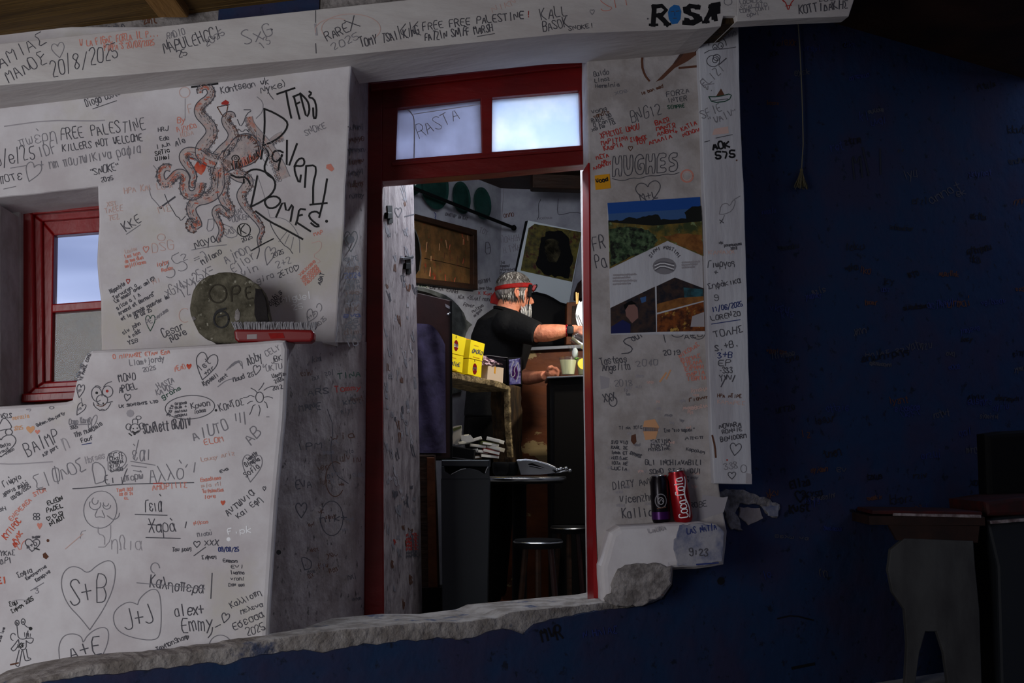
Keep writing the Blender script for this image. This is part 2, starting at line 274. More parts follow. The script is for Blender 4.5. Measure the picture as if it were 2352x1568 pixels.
class Pen:
    """draws ink lines (thin ribbons of pen ink) lying on a wall plane, into that wall's own mesh"""
    def __init__(s, mb, pl, off=0.0, seed=3): s.mb = mb; s.pl = pl; s.off = off; s.k = 0; s.r = random.Random(seed); s.ws = .84
    def line(s, pts, ink='ink_dark', w=2.6, smooth=1):
        for _ in range(smooth):
            if len(pts) > 2:
                q = [pts[0]]
                for a, b in zip(pts, pts[1:]):
                    q += [(a[0] * .75 + b[0] * .25, a[1] * .75 + b[1] * .25), (a[0] * .25 + b[0] * .75, a[1] * .25 + b[1] * .75)]
                q.append(pts[-1]); pts = q
        w *= s.ws; s.k += 1; off = s.off + .0007 + (s.k % 200) * 2e-6; n = len(pts); vs = []
        for i in range(n):
            a = pts[max(0, i - 1)]; b = pts[min(n - 1, i + 1)]; dx, dy = b[0] - a[0], b[1] - a[1]; L = math.hypot(dx, dy) or 1
            nx, ny = -dy / L * w / 2, dx / L * w / 2; p = pts[i]
            if i == 0: p = (p[0] - dx / L * w * .3, p[1] - dy / L * w * .3)
            if i == n - 1: p = (p[0] + dx / L * w * .3, p[1] + dy / L * w * .3)
            vs += [s.pl.at(p[0] + nx, p[1] + ny, off), s.pl.at(p[0] - nx, p[1] - ny, off)]
        s.mb.add(vs, [(2 * i, 2 * i + 1, 2 * i + 3, 2 * i + 2) for i in range(n - 1)], ink)
    def poly(s, pts, ink):
        s.k += 1; s.mb.flat(s.pl, pts, s.off + .0006, ink)
    def T(s, txt, x0, y0, x1, y1, h, ink='ink_dark', w=2.4, jit=.25, slant=0.0):
        n = max(1, len(txt)); ux, uy = (x1 - x0) / n, (y1 - y0) / n; L = math.hypot(ux, uy) or 1; dx, dy = ux / L, uy / L; r = s.r
        vx, vy = dy, -dx
        for i, c in enumerate(txt):
            if c == ' ': continue
            g_ = G.get(c) or G.get(c.upper()) or G['x']; bx, by = x0 + ux * i, y0 + uy * i + r.uniform(-.05, .05) * h
            sh = slant + r.uniform(-.08, .08); sc = r.uniform(.88, 1.12); ro = r.uniform(-.13, .13); wj = w * r.uniform(.85, 1.1)
            for st in g_.split():
                pts = []
                for k in range(0, len(st), 2):
                    gx = (int(st[k]) + r.uniform(-jit, jit)) / 4 * L * .72; gy = (int(st[k + 1]) - 2 + r.uniform(-jit, jit)) / 6 * h * sc; gx, gy = gx + gy * (sh + ro), gy - gx * ro
                    pts.append((bx + dx * gx + vx * gy, by + dy * gx + vy * gy))
                s.line(pts, ink, wj, 1 if len(pts) > 2 else 0)
    def circ(s, cx, cy, rx, ry=None, ink='ink_dark', w=2.2, a0=0, a1=360, rot=0, n=18):
        ry = ry or rx; c, d = math.cos(math.radians(rot)), math.sin(math.radians(rot)); P = []
        for i in range(n + 1):
            a = math.radians(a0 + (a1 - a0) * i / n); x, y = rx * math.cos(a), ry * math.sin(a); P.append((cx + x * c - y * d, cy + x * d + y * c))
        s.line(P, ink, w, 0)
    def dot(s, cx, cy, r_, ink='ink_dark'):
        s.poly([(cx + r_ * math.cos(i * .7854), cy + r_ * math.sin(i * .7854)) for i in range(8)], ink)
    def heart(s, cx, cy, w_, h_, ink='ink_dark', w=2.2, rot=0, fill=False):
        P = [(0, .5), (-.28, .2), (-.48, -.1), (-.5, -.3), (-.38, -.48), (-.2, -.5), (-.05, -.38), (0, -.25), (.05, -.4), (.22, -.52), (.4, -.5), (.5, -.3), (.46, -.08), (.25, .22), (0, .5)]
        c, d = math.cos(math.radians(rot)), math.sin(math.radians(rot)); Q = [(cx + x * w_ * c - y * h_ * d, cy + x * w_ * d + y * h_ * c) for x, y in P]
        if fill: s.poly(Q[:-1], ink)
        else: s.line(Q, ink, w, 1)
    def scrawl(s, x0, y0, x1, y1, h, ink='ink_dark', w=2):
        """a run of illegible joined handwriting"""
        L = math.hypot(x1 - x0, y1 - y0); n = max(2, int(L / (h * .62))); r = s.r
        s.T(''.join(r.choice('aenouvmrsilyxzkt') for _ in range(n)), x0, y0, x1, y1, h * 1.25, ink, w, jit=.75)
# ================================================================== LARGE STRUCTURE
# ---- room shell
m = MB(); m.add([(-3.2, -2, 0), (4.2, -2, 0), (4.2, 7.6, 0), (-3.2, 7.6, 0)], [(0, 1, 2, 3)], 'floor_cement'); struct(m.build('floor'))
m = MB(); m.box((-3.2, .6, 1.2), (.12, 5.2, 2.6), 'plaster'); struct(m.build('wall_left'))
m = MB(); m.box((4.2, 1.8, 1.2), (.12, 7.6, 2.6), 'blue_paint'); struct(m.build('wall_right'))
m = MB(); m.box((.5, -2, 1.2), (7.4, .12, 2.6), 'plaster'); struct(m.build('wall_rear'))
# ---- plank ceiling over the near room
A = UPW.at(-900, 190); B = UPW.at(3400, -330)
ceil_o = MB()
n_ = 20
for k in range(n_):
    y0, y1 = -k * .27, -(k + 1) * .27 + .006
    a, b = A + Vector((0, y0 + .25, 0)), B + Vector((0, y0 + .25, 0)); c, d = B + Vector((0, y1 + .25, 0)), A + Vector((0, y1 + .25, 0))
    ceil_o.solid([a, b, c, d], [v + Vector((0, 0, .03)) for v in (a, b, c, d)], 'plank')
struct(ceil_o.build('ceiling'))
# joists running from the wall towards the room
for px_, py_, w_, h_ in ((404, 52, .085, .10), (-420, 130, .085, .10), (1300, -58, .085, .10), (2150, -150, .085, .1)):
    p = UPW.at(px_, py_) + Vector((0, -.02, 0)); m = MB(); zt = p.z + h_ * .55
    m.box((p.x, p.y - 2.4, zt), (w_, 4.8, h_), 'joist_wood', bev=.006)
    struct(m.build('trim_4' if px_ == 404 else 'trim_5'))
# ---- strip of wall above the beam
m = MB()
m.prism(UPW, [(-700, 260), (-700, 60), (1640, -220), (1640, 20)], -.01, -.2, 'plaster_peeled')
m.prism(UPW, [(500, 60), (505, -20), (735, -40), (732, 40)], -.004, -.02, 'blue_paint')
m.prism(UPW, rough([(740, 40), (738, -30), (1060, -60), (1075, 20)], 4), .01, -.03, 'plaster_peeled', .01)
p_ = Pen(m, UPW, -.01, 4)
p_.scrawl(232, 76, 290, 66, 12, 'ink_dark', 3); p_.scrawl(330, 56, 362, 52, 14, 'ink_brown', 3)
struct(m.build('wall_front_top'))
# ---- big white lintel beam with writing
m = MB()
m.prism(BEAM, [(-500, 150), (0, 100), (725, 22), (1340, -44), (1694, -85), (1693, 49), (1690, 36), (1662, 36), (1656, 60), (1603, 66), (1300, 77), (1000, 106), (722, 134), (300, 171), (0, 196), (-500, 238)], 0, -.26, 'beam_white', .004)
m.prism(BEAM, [(1692, -85), (2000, -118), (1950, 37), (1800, 43), (1692, 49)], 0, -.05, 'beam_white', .003)
m.prism(BEAM, [(1655, 55), (1658, 30), (1694, 30), (1698, 52)], -.02, -.3, 'rough_wood')
b_ = Pen(m, BEAM, 0, 11)
T = b_.T
T('TAMIAΣ', -22, 168, 112, 96, 30, 'ink_dark', 2.6); T('MANOΣ', 20, 190, 112, 140, 30, 'ink_dark', 2.6); b_.line([(92, 134), (100, 124)], 'ink_dark', 2.4)
b_.heart(134, 116, 30, 34, 'ink_grey', 2, -10)
T('20/8/2025', 120, 176, 276, 128, 36, 'ink_dark', 2.5, slant=.1)
T('W LA FIGAC FORZA IL P...', 184, 108, 366, 82, 15, 'ink_orange', 2.3); T("PIPPA'S 20/08/2025", 240, 117, 356, 103, 13, 'ink_orange', 2.3)
T('RADIO', 384, 90, 428, 78, 15, 'ink_grey', 2); T('NAPULEHCCI', 378, 124, 512, 84, 26, 'ink_dark', 2.4); T('25', 410, 133, 434, 124, 16, 'ink_dark', 2); T('2025', 474, 108, 520, 76, 14, 'ink_grey', 2)
T('SxG', 564, 104, 634, 78, 30, 'ink_grey', 2.4); T('13', 602, 112, 626, 96, 18, 'ink_grey', 2); b_.dot(624, 68, 2.5)
b_.line([(725, 24), (725, 52)], 'ink_dark', 1.8); b_.line([(725, 100), (726, 122)], 'ink_dark', 2.2); b_.line([(724, 56), (727, 80)], 'ink_faint', 6)
b_.circ(806, 66, 68, 34, 'ink_pale', 2, 150, 400); b_.circ(770, 70, 46, 28, 'ink_pale', 2, 170, 300)
T('RARE', 752, 94, 806, 72, 22, 'ink_dark', 2.4); T('X', 806, 72, 838, 58, 26, 'ink_dark', 2.4); T('2025', 766, 116, 828, 86, 16, 'ink_grey', 2)
T('TOMY TSAI KING', 830, 108, 966, 78, 20, 'ink_dark', 2.6); T('KK', 920, 92, 972, 76, 34, 'ink_dark', 2.2)
T('FREE FREE PALESTINE', 972, 70, 1206, 42, 17, 'ink_dark', 2.5); T('!', 1210, 40, 1222, 38, 15, 'ink_red', 2.4)
T('FATZIN SNIFF MARSH', 976, 94, 1134, 72, 18, 'ink_dark', 2.6); b_.line([(1096, 84), (1136, 77)], 'ink_dark', 2)
T('KALL', 1244, 46, 1308, 34, 24, 'ink_dark', 2.3); T('BASOK', 1248, 72, 1308, 60, 22, 'ink_dark', 2.4); T('SNOKE!', 1306, 70, 1366, 62, 9, 'ink_dark', 2)
T('NIKN', 1132, 28, 1190, 8, 14, 'ink_pale', 1.8); T('SM', 1380, 24, 1450, 12, 26, 'ink_orange', 2)
b_.heart(1360, 28, 10, 11, 'ink_grey', 1.8)
# block letters and the blue head that stands for the second letter
def slab(pts, ink='ink_black'): b_.poly(pts, ink)
def thick(P, w=9.5): b_.line(P, 'ink_black', w / .84, 0)
thick([(1500, 58), (1503, 13)], 11); thick([(1499, 16), (1520, 13), (1530, 23), (1520, 34), (1502, 36)]); thick([(1512, 35), (1524, 46), (1534, 57)], 11); thick([(1492, 57), (1510, 57)], 6); thick([(1526, 56), (1540, 55)], 6)
slab([(1538, 18), (1548, 11), (1560, 13), (1565, 26), (1563, 44), (1556, 54), (1544, 56), (1536, 44), (1534, 28)], 'face_blue')
thick([(1606, 17), (1584, 13), (1573, 22), (1584, 31), (1604, 37), (1606, 47), (1592, 54), (1570, 52)], 10)
thick([(1620, 50), (1630, 30), (1636, 11), (1652, 9)], 10); thick([(1650, 8), (1651, 28), (1630, 32)], 9); thick([(1642, 30), (1644, 46)], 9); thick([(1614, 51), (1628, 50)], 6)
b_.line([(1541, 27), (1548, 26)], 'ink_dark', 2); b_.line([(1553, 26), (1560, 25)], 'ink_dark', 2); b_.line([(1550, 28), (1550, 36)], 'ink_blue', 1.6); b_.line([(1546, 42), (1554, 42)], 'ink_dark', 2)
slab([(1568, 16), (1606, 10), (1608, 22), (1596, 22), (1594, 18), (1586, 20), (1588, 28), (1612, 38), (1614, 48), (1600, 54), (1570, 56), (1572, 40), (1582, 42), (1586, 46), (1594, 44), (1590, 38), (1570, 30)])
slab([(1628, 10), (1654, 6), (1654, 28), (1646, 30), (1646, 46), (1634, 46), (1634, 38), (1626, 40), (1628, 50), (1616, 52), (1618, 40), (1624, 36), (1630, 22), (1626, 18)])
b_.dot(1488, 43, 2)
b_.circ(1672, 4, 9, 8, 'ink_grey', 2); T('LOCALES', 1700, 10, 1752, 4, 8, 'ink_grey', 1.8); T('SCALOTO', 1700, 22, 1764, 14, 9, 'ink_grey', 1.8); T('LOME COATI', 1700, 30, 1770, 22, 9, 'ink_grey', 1.8); T('opwi', 1716, 38, 1746, 34, 9, 'ink_grey', 1.8)
b_.line([(1798, 0), (1806, 8), (1810, 26), (1816, 8), (1824, -2)], 'ink_red', 2.6); b_.line([(1804, 14), (1818, 12)], 'ink_red', 2); b_.line([(1800, 4), (1794, -4)], 'ink_red', 2)
T('2025', 1880, 4, 1930, -2, 10, 'ink_dark', 2); T('KOTTIΔAKHΣ', 1836, 32, 1950, 18, 18, 'ink_dark', 2.8)
struct(m.build('trim_1'))
# ---- upper left wall: the octopus panel around the window recess
m = MB()
U_OUT = [(-700, 60), (812, 60), (805, 182), (800, 330), (788, 560), (777, 700), (771, 786), (662, 788), (660, 845), (233, 845), (232, 790), (231, 690), (222, 600), (227, 520), (224, 428), (120, 440), (0, 453), (-250, 480), (-250, 960), (-700, 960)]
m.prism(UPW, rough(U_OUT, 1.2, 30, 5), 0, -.28, 'plaster', .006)
edge_u = [(810, 100), (805, 182), (800, 330), (788, 560), (777, 700), (771, 786)]
edge_d = [(852, 100), (846, 182), (845, 330), (843, 560), (841, 700), (840, 786)]
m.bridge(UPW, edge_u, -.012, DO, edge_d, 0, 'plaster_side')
u_ = Pen(m, UPW, 0, 21); T = u_.T; L = u_.line
# window recess: left reveal
rv = MB(); rv.prism(WIN, [(-260, 380), (46, 380), (46, 980), (-260, 980)], .03, -.1, 'plaster_old', .01)
rv.prism(UPW, [(-420, 470), (-2, 470), (-2, 930), (-420, 930)], -.02, -.22, 'plaster_old', .01)
struct(rv.build('wall_recess'))
T('Diogo Costa', 199, 246, 278, 216, 18, 'ink_dark', 2.4); L([(213, 250), (268, 231)], 'ink_dark', 2)
T('FREE PALESTINE', 140, 322, 338, 296, 26, 'ink_dark', 2.4)
T('IDF', 90, 362, 136, 350, 27, 'ink_grey', 2.6); T('KILLERS NOT WELCOME', 144, 348, 330, 322, 16, 'ink_dark', 2.4)
T('ο/e/25', -6, 384, 84, 362, 32, 'ink_dark', 2.4); T('πωέρη', 46, 338, 134, 318, 26, 'ink_grey', 2); L([(24, 386), (60, 380)], 'ink_grey', 2)
T('+ nm παυτωικινα ραφια', 92, 392, 326, 350, 24, 'ink_grey', 2.3); T('ποτε', 0, 422, 54, 410, 24, 'ink_dark', 2.2)
u_.heart(74, 396, 36, 44, 'ink_grey', 2.2, 20); T('"SNOKE"', 206, 404, 280, 388, 16, 'ink_dark', 2.3); T('2025', 232, 418, 262, 412, 9, 'ink_dark', 2.1)
L([(10, 290), (110, 276), (214, 278), (240, 276)], 'ink_faint', 3); L([(8, 434), (36, 428)], 'ink_grey', 2)
T('KKE', 290, 532, 328, 506, 20, 'ink_dark', 2.3); L([(290, 538), (322, 516)], 'ink_grey', 2)
T('XST', 246, 474, 270, 470, 9, 'ink_pale', 2); T('TAEEE', 242, 490, 284, 482, 12, 'ink_pale', 2); T('TEZ', 250, 506, 276, 502, 11, 'ink_pale', 2)
T('HPA KAI LEPA', 286, 444, 398, 430, 13, 'ink_pale', 2.2); T('MΣ', 366, 490, 398, 482, 16, 'ink_pale', 2)
# names beside the drawing
T('HRJ', 363, 303, 388, 299, 10, 'ink_dark', 2.2); T('Ede', 368, 324, 390, 320, 10, 'ink_dark', 2.2); T('I AJn', 360, 342, 392, 334, 9, 'ink_dark', 2); T('SRTic', 357, 358, 392, 348, 9, 'ink_black', 2.2); T('UIHei', 357, 369, 392, 364, 9, 'ink_black', 2.2)
T('By', 408, 282, 428, 280, 13, 'ink_orange', 2.6); T('Ajnnca', 407, 303, 454, 292, 15, 'ink_orange', 1.8); T('ROSA', 416, 316, 446, 308, 11, 'ink_pale', 2); T('Ale', 404, 335, 428, 326, 15, 'ink_dark', 2.3)
u_.circ(424, 212, 12, 12, 'ink_pale', 2); L([(425, 226), (425, 276)], 'ink_faint', 1.8); T('F', 434, 260, 446, 258, 20, 'ink_pale', 2)
T('Kantsean wk', 508, 214, 620, 192, 16, 'ink_dark', 2.2); T('Nyκe)', 600, 214, 664, 196, 16, 'ink_dark', 2.2); L([(612, 200), (618, 216), (628, 228)], 'ink_dark', 2)
L([(440, 200), (500, 192)], 'ink_black', 5)
# ------- octopus
def tent(pts, ws, side=1, ink='ink_dark', suck=True, red=0.0, cut=1, w=2.6):
    P = pts
    for _ in range(2):
        q = [P[0]]
        for a, b in zip(P, P[1:]): q += [(a[0] * .75 + b[0] * .25, a[1] * .75 + b[1] * .25), (a[0] * .25 + b[0] * .75, a[1] * .25 + b[1] * .75)]
        q.append(P[-1]); P = q
    n = len(P); A_, B_, C_ = [], [], []; r = u_.r; ws = (ws[0] * 1.25, ws[1] * 1.35)
    for i in range(n):
        a = P[max(0, i - 1)]; b = P[min(n - 1, i + 1)]; dx, dy = b[0] - a[0], b[1] - a[1]; l = math.hypot(dx, dy) or 1; nx, ny = -dy / l, dx / l
        h = ws[0] + (ws[1] - ws[0]) * i / (n - 1); h /= 2
        A_.append((P[i][0] + nx * h, P[i][1] + ny * h)); B_.append((P[i][0] - nx * h, P[i][1] - ny * h)); C_.append((nx, ny, h))
    u_.k += 1; vs = [UPW.at(*p, .0005 + u_.k % 200 * 1e-6) for ab in zip(A_, B_) for p in ab]; m.add(vs, [(2 * i, 2 * i + 1, 2 * i + 3, 2 * i + 2) for i in range(n - 1)], 'octo_wash')
    L(A_, ink, w, 0); L(B_, ink, w, 0)
    for i in range(0, n - 1):   # wash of pencil shading and reddish ink along the limb
        nx, ny, h = C_[i]
        if red and r.random() < red: L([(P[i][0] + nx * h * .1, P[i][1] + ny * h * .1), (P[i + 1][0] + nx * h * .5, P[i + 1][1] + ny * h * .5)], 'octo_red', 4.2, 0)
        for t in (-.7, -.35, .1):
            if r.random() < .55: L([(P[i][0] - side * nx * h * t, P[i][1] - side * ny * h * t), (P[i + 1][0] - side * nx * h * t, P[i + 1][1] - side * ny * h * t)], r.choice(['ink_grey', 'ink_dark', 'ink_brown', 'ink_pale']), 1.5, 0)
    ws = ws
    if suck:
        acc = 0; gap = 6
        for i in range(1, n):
            acc += math.hypot(P[i][0] - P[i - 1][0], P[i][1] - P[i - 1][1]); nx, ny, h = C_[i]
            if acc > gap and h > 3:
                acc = 0
                for t, rr in ((.62, .24), (1.1, .2)):
                    u_.circ(P[i][0] + side * nx * h * t, P[i][1] + side * ny * h * t, max(1.5, h * rr), ink=r.choice(['ink_dark', 'ink_grey', 'ink_brown']), w=1.4, n=6)
tent([(459, 214), (458, 206), (463, 200), (474, 196), (483, 204), (486, 216), (478, 228), (464, 238), (456, 250), (459, 264), (472, 276), (484, 290), (487, 308), (474, 326), (462, 340), (464, 356), (478, 366), (500, 372)], (9, 24), -1, red=.3)
tent([(535, 270), (533, 263), (525, 263), (517, 272), (520, 284), (532, 298), (537, 312), (530, 330), (514, 344), (500, 362)], (9, 22), -1)
tent([(392, 386), (382, 383), (372, 388), (367, 402), (372, 418), (384, 422), (396, 410), (406, 398), (420, 398), (427, 410), (422, 430), (428, 446), (444, 450), (458, 440), (460, 420)], (12, 17), 1, red=.5)
tent([(446, 424), (442, 428), (438, 420), (446, 408), (440, 392), (424, 372), (420, 358), (430, 348), (452, 352), (470, 366)], (6, 20), 1, red=.35)
tent([(450, 527), (440, 530), (432, 520), (436, 506), (447, 512), (456, 520), (452, 508), (440, 490), (438, 474), (452, 460), (474, 456), (494, 444), (502, 424), (500, 400), (498, 384)], (7, 24), -1, red=.15)
tent([(504, 556), (500, 548), (508, 536), (508, 520), (498, 502), (492, 486), (502, 476), (514, 484), (528, 494), (530, 480), (518, 466), (510, 446), (512, 424), (516, 396)], (5, 20), 1, red=.3)
tent([(596, 562), (594, 546), (604, 530), (596, 512), (580, 494), (566, 478), (556, 462), (552, 446), (564, 432), (572, 418), (562, 408), (548, 404), (536, 394)], (5, 22), 1, red=.15)
tent([(572, 268), (573, 282), (584, 300), (604, 322), (622, 346), (640, 378), (652, 410)], (12, 22), 1, ink='ink_grey', w=1.6)
tent([(598, 336), (616, 332), (636, 316), (650, 312)], (8, 16), 1, ink='ink_faint', w=1.6)
u_.poly([(440, 350), (450, 356), (446, 368), (430, 362), (424, 352), (430, 346)], 'ink_rust'); u_.poly([(452, 372), (466, 368), (476, 376), (470, 392), (462, 402), (450, 394), (446, 382)], 'ink_rust')
HD = [(500, 366), (506, 352), (522, 340), (533, 322), (547, 311), (565, 306), (582, 310), (593, 322), (599, 340), (598, 356), (588, 370), (570, 380), (548, 386), (530, 390), (520, 398)]
u_.poly(HD, 'octo_wash'); L(HD, 'ink_dark', 3.4, 2); L([(x - 3, y + 4) for x, y in HD[4:11]], 'ink_brown', 2, 2)
r_ = random.Random(5)
for i in range(46):     # hatching on the shaded underside and stipple on the crown
    t = i / 45; x = 535 + 62 * t; y = 388 - 30 * t ** 1.6; L([(x, y), (x + r_.uniform(-6, 2), y - r_.uniform(8, 20))], r_.choice(['ink_dark', 'ink_black', 'ink_rust', 'ink_orange', 'ink_brown']), 2.6, 0)
for i in range(40):
    a = r_.uniform(-2.2, .6); d = r_.uniform(26, 34); x = 564 + d * math.cos(a); y = 342 + d * math.sin(a) * 1.05; L([(x, y), (x - 6 * math.cos(a), y - 6 * math.sin(a))], r_.choice(['ink_brown', 'ink_dark']), 1.8, 0)
for i in range(36): u_.dot(545 + r_.uniform(0, 38), 322 + r_.uniform(0, 40), .9, 'ink_grey')
u_.circ(541, 364, 8.5, 7.5, 'ink_black', 3); u_.circ(541, 363, 3.5, 3, 'ink_black', 2); L([(513, 356), (516, 345), (526, 343), (528, 352), (522, 358)], 'ink_black', 3.2)
L([(498, 374), (490, 388), (488, 402), (494, 416)], 'ink_black', 2.4); L([(508, 372), (516, 386), (526, 396), (534, 404)], 'ink_dark', 2); u_.poly([(518, 366), (532, 370), (530, 392), (512, 396), (506, 380)], 'ink_pale')
for i in range(30): L([(502 + r_.uniform(0, 26), 374 + r_.uniform(0, 26)), (504 + r_.uniform(0, 26), 380 + r_.uniform(0, 28))], r_.choice(['ink_pale', 'ink_grey', 'ink_brown', 'ink_faint']), 1.6, 0)
L([(499, 246), (512, 268), (519, 266), (522, 250), (524, 240), (499, 246)], 'ink_brown', 2.6); u_.poly([(508, 236), (518, 229), (526, 234), (524, 241), (509, 240)], 'ink_red'); L([(508, 243), (527, 240)], 'ink_dark', 2)
L([(560, 252), (580, 252), (566, 262), (560, 280), (552, 292), (545, 274)], 'ink_dark', 2.2); L([(548, 296), (556, 304), (564, 296), (572, 304)], 'ink_dark', 2)
L([(590, 222), (604, 234), (604, 256), (588, 272)], 'ink_grey', 1.8)
# line drawing left of it (small rod) and web lines right
L([(366, 478), (402, 452)], 'ink_dark', 4.5); u_.dot(369, 477, 3.4, 'ink_black'); L([(378, 446), (384, 462), (400, 488), (404, 496), (412, 500), (415, 508), (426, 496)], 'ink_dark', 2); L([(342, 428), (346, 452), (356, 462), (366, 474)], 'ink_grey', 2); L([(352, 380), (362, 392), (356, 408)], 'ink_grey', 1.8)
L([(622, 500), (650, 500), (672, 516), (688, 545), (688, 580)], 'ink_grey', 1.6); L([(618, 505), (626, 528), (650, 562), (664, 570), (672, 582)], 'ink_dark', 2); L([(640, 555), (660, 530)], 'ink_grey', 1.5); L([(654, 560), (664, 538)], 'ink_grey', 1.5); L([(668, 572), (674, 545)], 'ink_grey', 1.5)
L([(592, 562), (596, 572), (594, 582), (590, 594)], 'ink_dark', 2.6); L([(578, 575), (604, 560), (628, 548)], 'ink_black', 3.4)
L([(590, 400), (604, 440), (612, 470), (620, 500)], 'ink_faint', 1.6); L([(588, 300), (590, 320), (600, 360), (614, 380)], 'ink_grey', 1.6)
# heavy black marker lettering
BK = 'ink_black'
for st in ([(636, 216), (677, 202)], [(657, 210), (662, 240), (669, 271)], [(673, 222), (686, 217)], [(675, 222), (688, 273)], [(679, 239), (688, 235)], [(689, 214), (696, 242), (704, 271), (711, 256), (709, 237), (701, 225), (689, 214)], [(710, 210), (716, 214), (707, 223), (721, 226), (727, 246), (726, 272), (720, 272), (719, 248)],
           [(607, 249), (608, 290), (604, 340), (599, 365)], [(607, 250), (628, 258), (658, 276), (661, 290), (650, 308), (630, 324), (604, 334)], [(605, 337), (619, 353), (612, 368), (606, 385), (612, 400), (628, 410)],
           [(650, 350), (640, 345), (628, 348), (624, 362), (632, 373), (643, 366), (650, 350), (642, 372), (639, 392)], [(659, 322), (658, 396), (682, 330)], [(676, 382), (684, 366), (696, 362), (700, 374), (694, 382), (676, 380), (677, 396), (688, 424), (691, 402)],
           [(703, 381), (700, 430)], [(703, 381), (724, 379), (726, 396), (719, 420), (719, 466)], [(712, 470), (751, 466)], [(751, 411), (744, 455), (733, 499)],
           [(591, 404), (584, 440), (576, 475)], [(576, 475), (604, 461), (624, 446), (633, 428), (630, 412), (616, 398), (600, 391), (586, 388), (572, 392), (560, 404), (560, 420)], [(622, 450), (611, 456), (607, 465), (615, 478), (630, 478), (644, 466), (643, 456), (632, 450), (616, 453)],
           [(634, 498), (652, 457), (658, 490), (675, 463), (667, 508)], [(701, 481), (687, 479), (684, 500), (679, 516)], [(687, 495), (694, 493)], [(682, 511), (713, 531)], [(733, 490), (726, 485), (712, 488), (709, 498), (722, 511), (735, 519), (725, 521), (714, 512)], [(587, 485), (618, 508), (650, 524), (695, 549)], [(532, 402), (545, 408), (560, 406), (570, 412), (575, 425)]):
    L(st, BK, 5.2, 1)
u_.dot(750, 508, 3.6, BK)
T('SNOKE', 702, 312, 752, 292, 14, 'ink_grey', 2); u_.poly([(750, 378), (760, 376), (768, 388), (762, 394), (749, 386)], 'ink_orange')
T('JAM', 540, 494, 564, 486, 14, 'ink_grey', 1.9); T('VODKEN', 526, 512, 574, 502, 14, 'ink_grey', 1.9); u_.circ(560, 528, 15, 15, 'ink_black', 2.6); T('K', 553, 537, 570, 535, 20, 'ink_black', 2.6); T('2025', 556, 556, 582, 546, 9, 'ink_dark', 2)
L([(478, 504), (492, 502), (490, 528), (474, 532), (478, 504)], 'ink_grey', 2); L([(512, 514), (536, 524), (548, 540), (528, 548), (510, 536)], 'ink_grey', 2); T('SAS', 516, 540, 540, 534, 14, 'ink_grey', 1.8)
T('Naya', 450, 572, 500, 552, 20, 'ink_dark', 2.3); L([(440, 574), (480, 566), (520, 562)], 'ink_grey', 2)
T('7', 476, 602, 486, 594, 24, 'ink_grey', 2); T('Milano', 466, 608, 512, 580, 13, 'ink_dark', 2.4)
T('35', 386, 640, 440, 610, 38, 'ink_grey', 2.2); T('2', 420, 600, 434, 592, 16, 'ink_grey', 1.8); T('=', 448, 602, 464, 594, 14, 'ink_grey', 1.8)
T('[Gx4][25]=', 386, 682, 494, 626, 24, 'ink_grey', 2.2); T('12 2', 420, 684, 460, 664, 22, 'ink_grey', 2.1)
T('Ajnon', 520, 606, 580, 574, 22, 'ink_grey', 2.2); T('Ejior', 536, 626, 590, 592, 20, 'ink_grey', 2.1); T('vin', 558, 636, 596, 618, 16, 'ink_grey', 2); T('gira', 592, 650, 632, 634, 13, 'ink_grey', 2)
u_.heart(618, 588, 24, 42, 'ink_grey', 2.2, 14); T('2025', 626, 592, 654, 580, 10, 'ink_dark', 2); T('2+2', 636, 616, 672, 602, 14, 'ink_grey', 2); u_.heart(680, 616, 12, 14, 'ink_dark', 2); T('2ET0', 640, 638, 676, 622, 12, 'ink_dark', 2)
T('MAP', 722, 542, 744, 536, 9, 'ink_orange', 2); L([(716, 558), (738, 552), (738, 572), (716, 588), (738, 600), (728, 604)], 'ink_pale', 2)
for i, (a, b) in enumerate(((690, 634), (694, 644), (698, 650), (702, 656))): T('xeuaaee', a, b, a + 36, b - 34, 8, 'ink_orange', 2)
T('ABAT', 736, 654, 746, 626, 9, 'ink_dark', 2.2); T('Babis', 622, 702, 650, 672, 12, 'ink_dark', 2.1); T('2025', 634, 706, 654, 684, 9, 'ink_dark', 1.9)
T('Miguel', 650, 694, 718, 684, 15, 'ink_white', 2.4); T('25', 672, 712, 700, 706, 12, 'ink_white', 2)
u_.heart(714, 726, 24, 30, 'ink_grey', 2, 24); T('A+P', 706, 734, 728, 724, 9, 'ink_grey', 1.8); u_.circ(733, 706, 6, 9, 'ink_grey', 1.8, 180, 430); T('2025', 730, 750, 752, 732, 9, 'ink_grey', 1.8)
T('Hi', 352, 652, 372, 646, 10, 'ink_pale', 2)
for k, s_ in enumerate(('Louise', 'Les bon', 'de mes dien', 'mejilliones')): T(s_, 288, 582 + k * 11, 316 + k * 7, 574 + k * 10, 8, 'ink_orange' if k else 'ink_pale', 1.8)
u_.heart(335, 573, 13, 14, 'ink_orange', 2); T('DSG', 350, 580, 404, 570, 22, 'ink_pale', 2); T('in/pr', 360, 612, 390, 604, 8, 'ink_orange', 1.9); T('Rauen', 372, 624, 398, 618, 8, 'ink_orange', 1.9); u_.circ(370, 545, 9, 8, 'ink_pale', 2)
for k, (s_, x0, y0, x1, y1) in enumerate((('Hippolyte', 254, 674, 288, 654), ('Tervuren a', 262, 688, 316, 656), ('Le samar avec ami(0)', 266, 696, 360, 640), ('slice a l A', 270, 712, 324, 678), ('Armand et Bernard"', 274, 724, 358, 676), ('et le grande reporter (m)', 280, 736, 392, 682), ('08 08 25', 310, 732, 350, 714), ('ciw john', 284, 768, 324, 744), ('+ nikk', 298, 778, 324, 762), ('YSB', 296, 792, 318, 784))):
    T(s_, x0, y0, x1, y1, 8.5, 'ink_dark', 2.1)
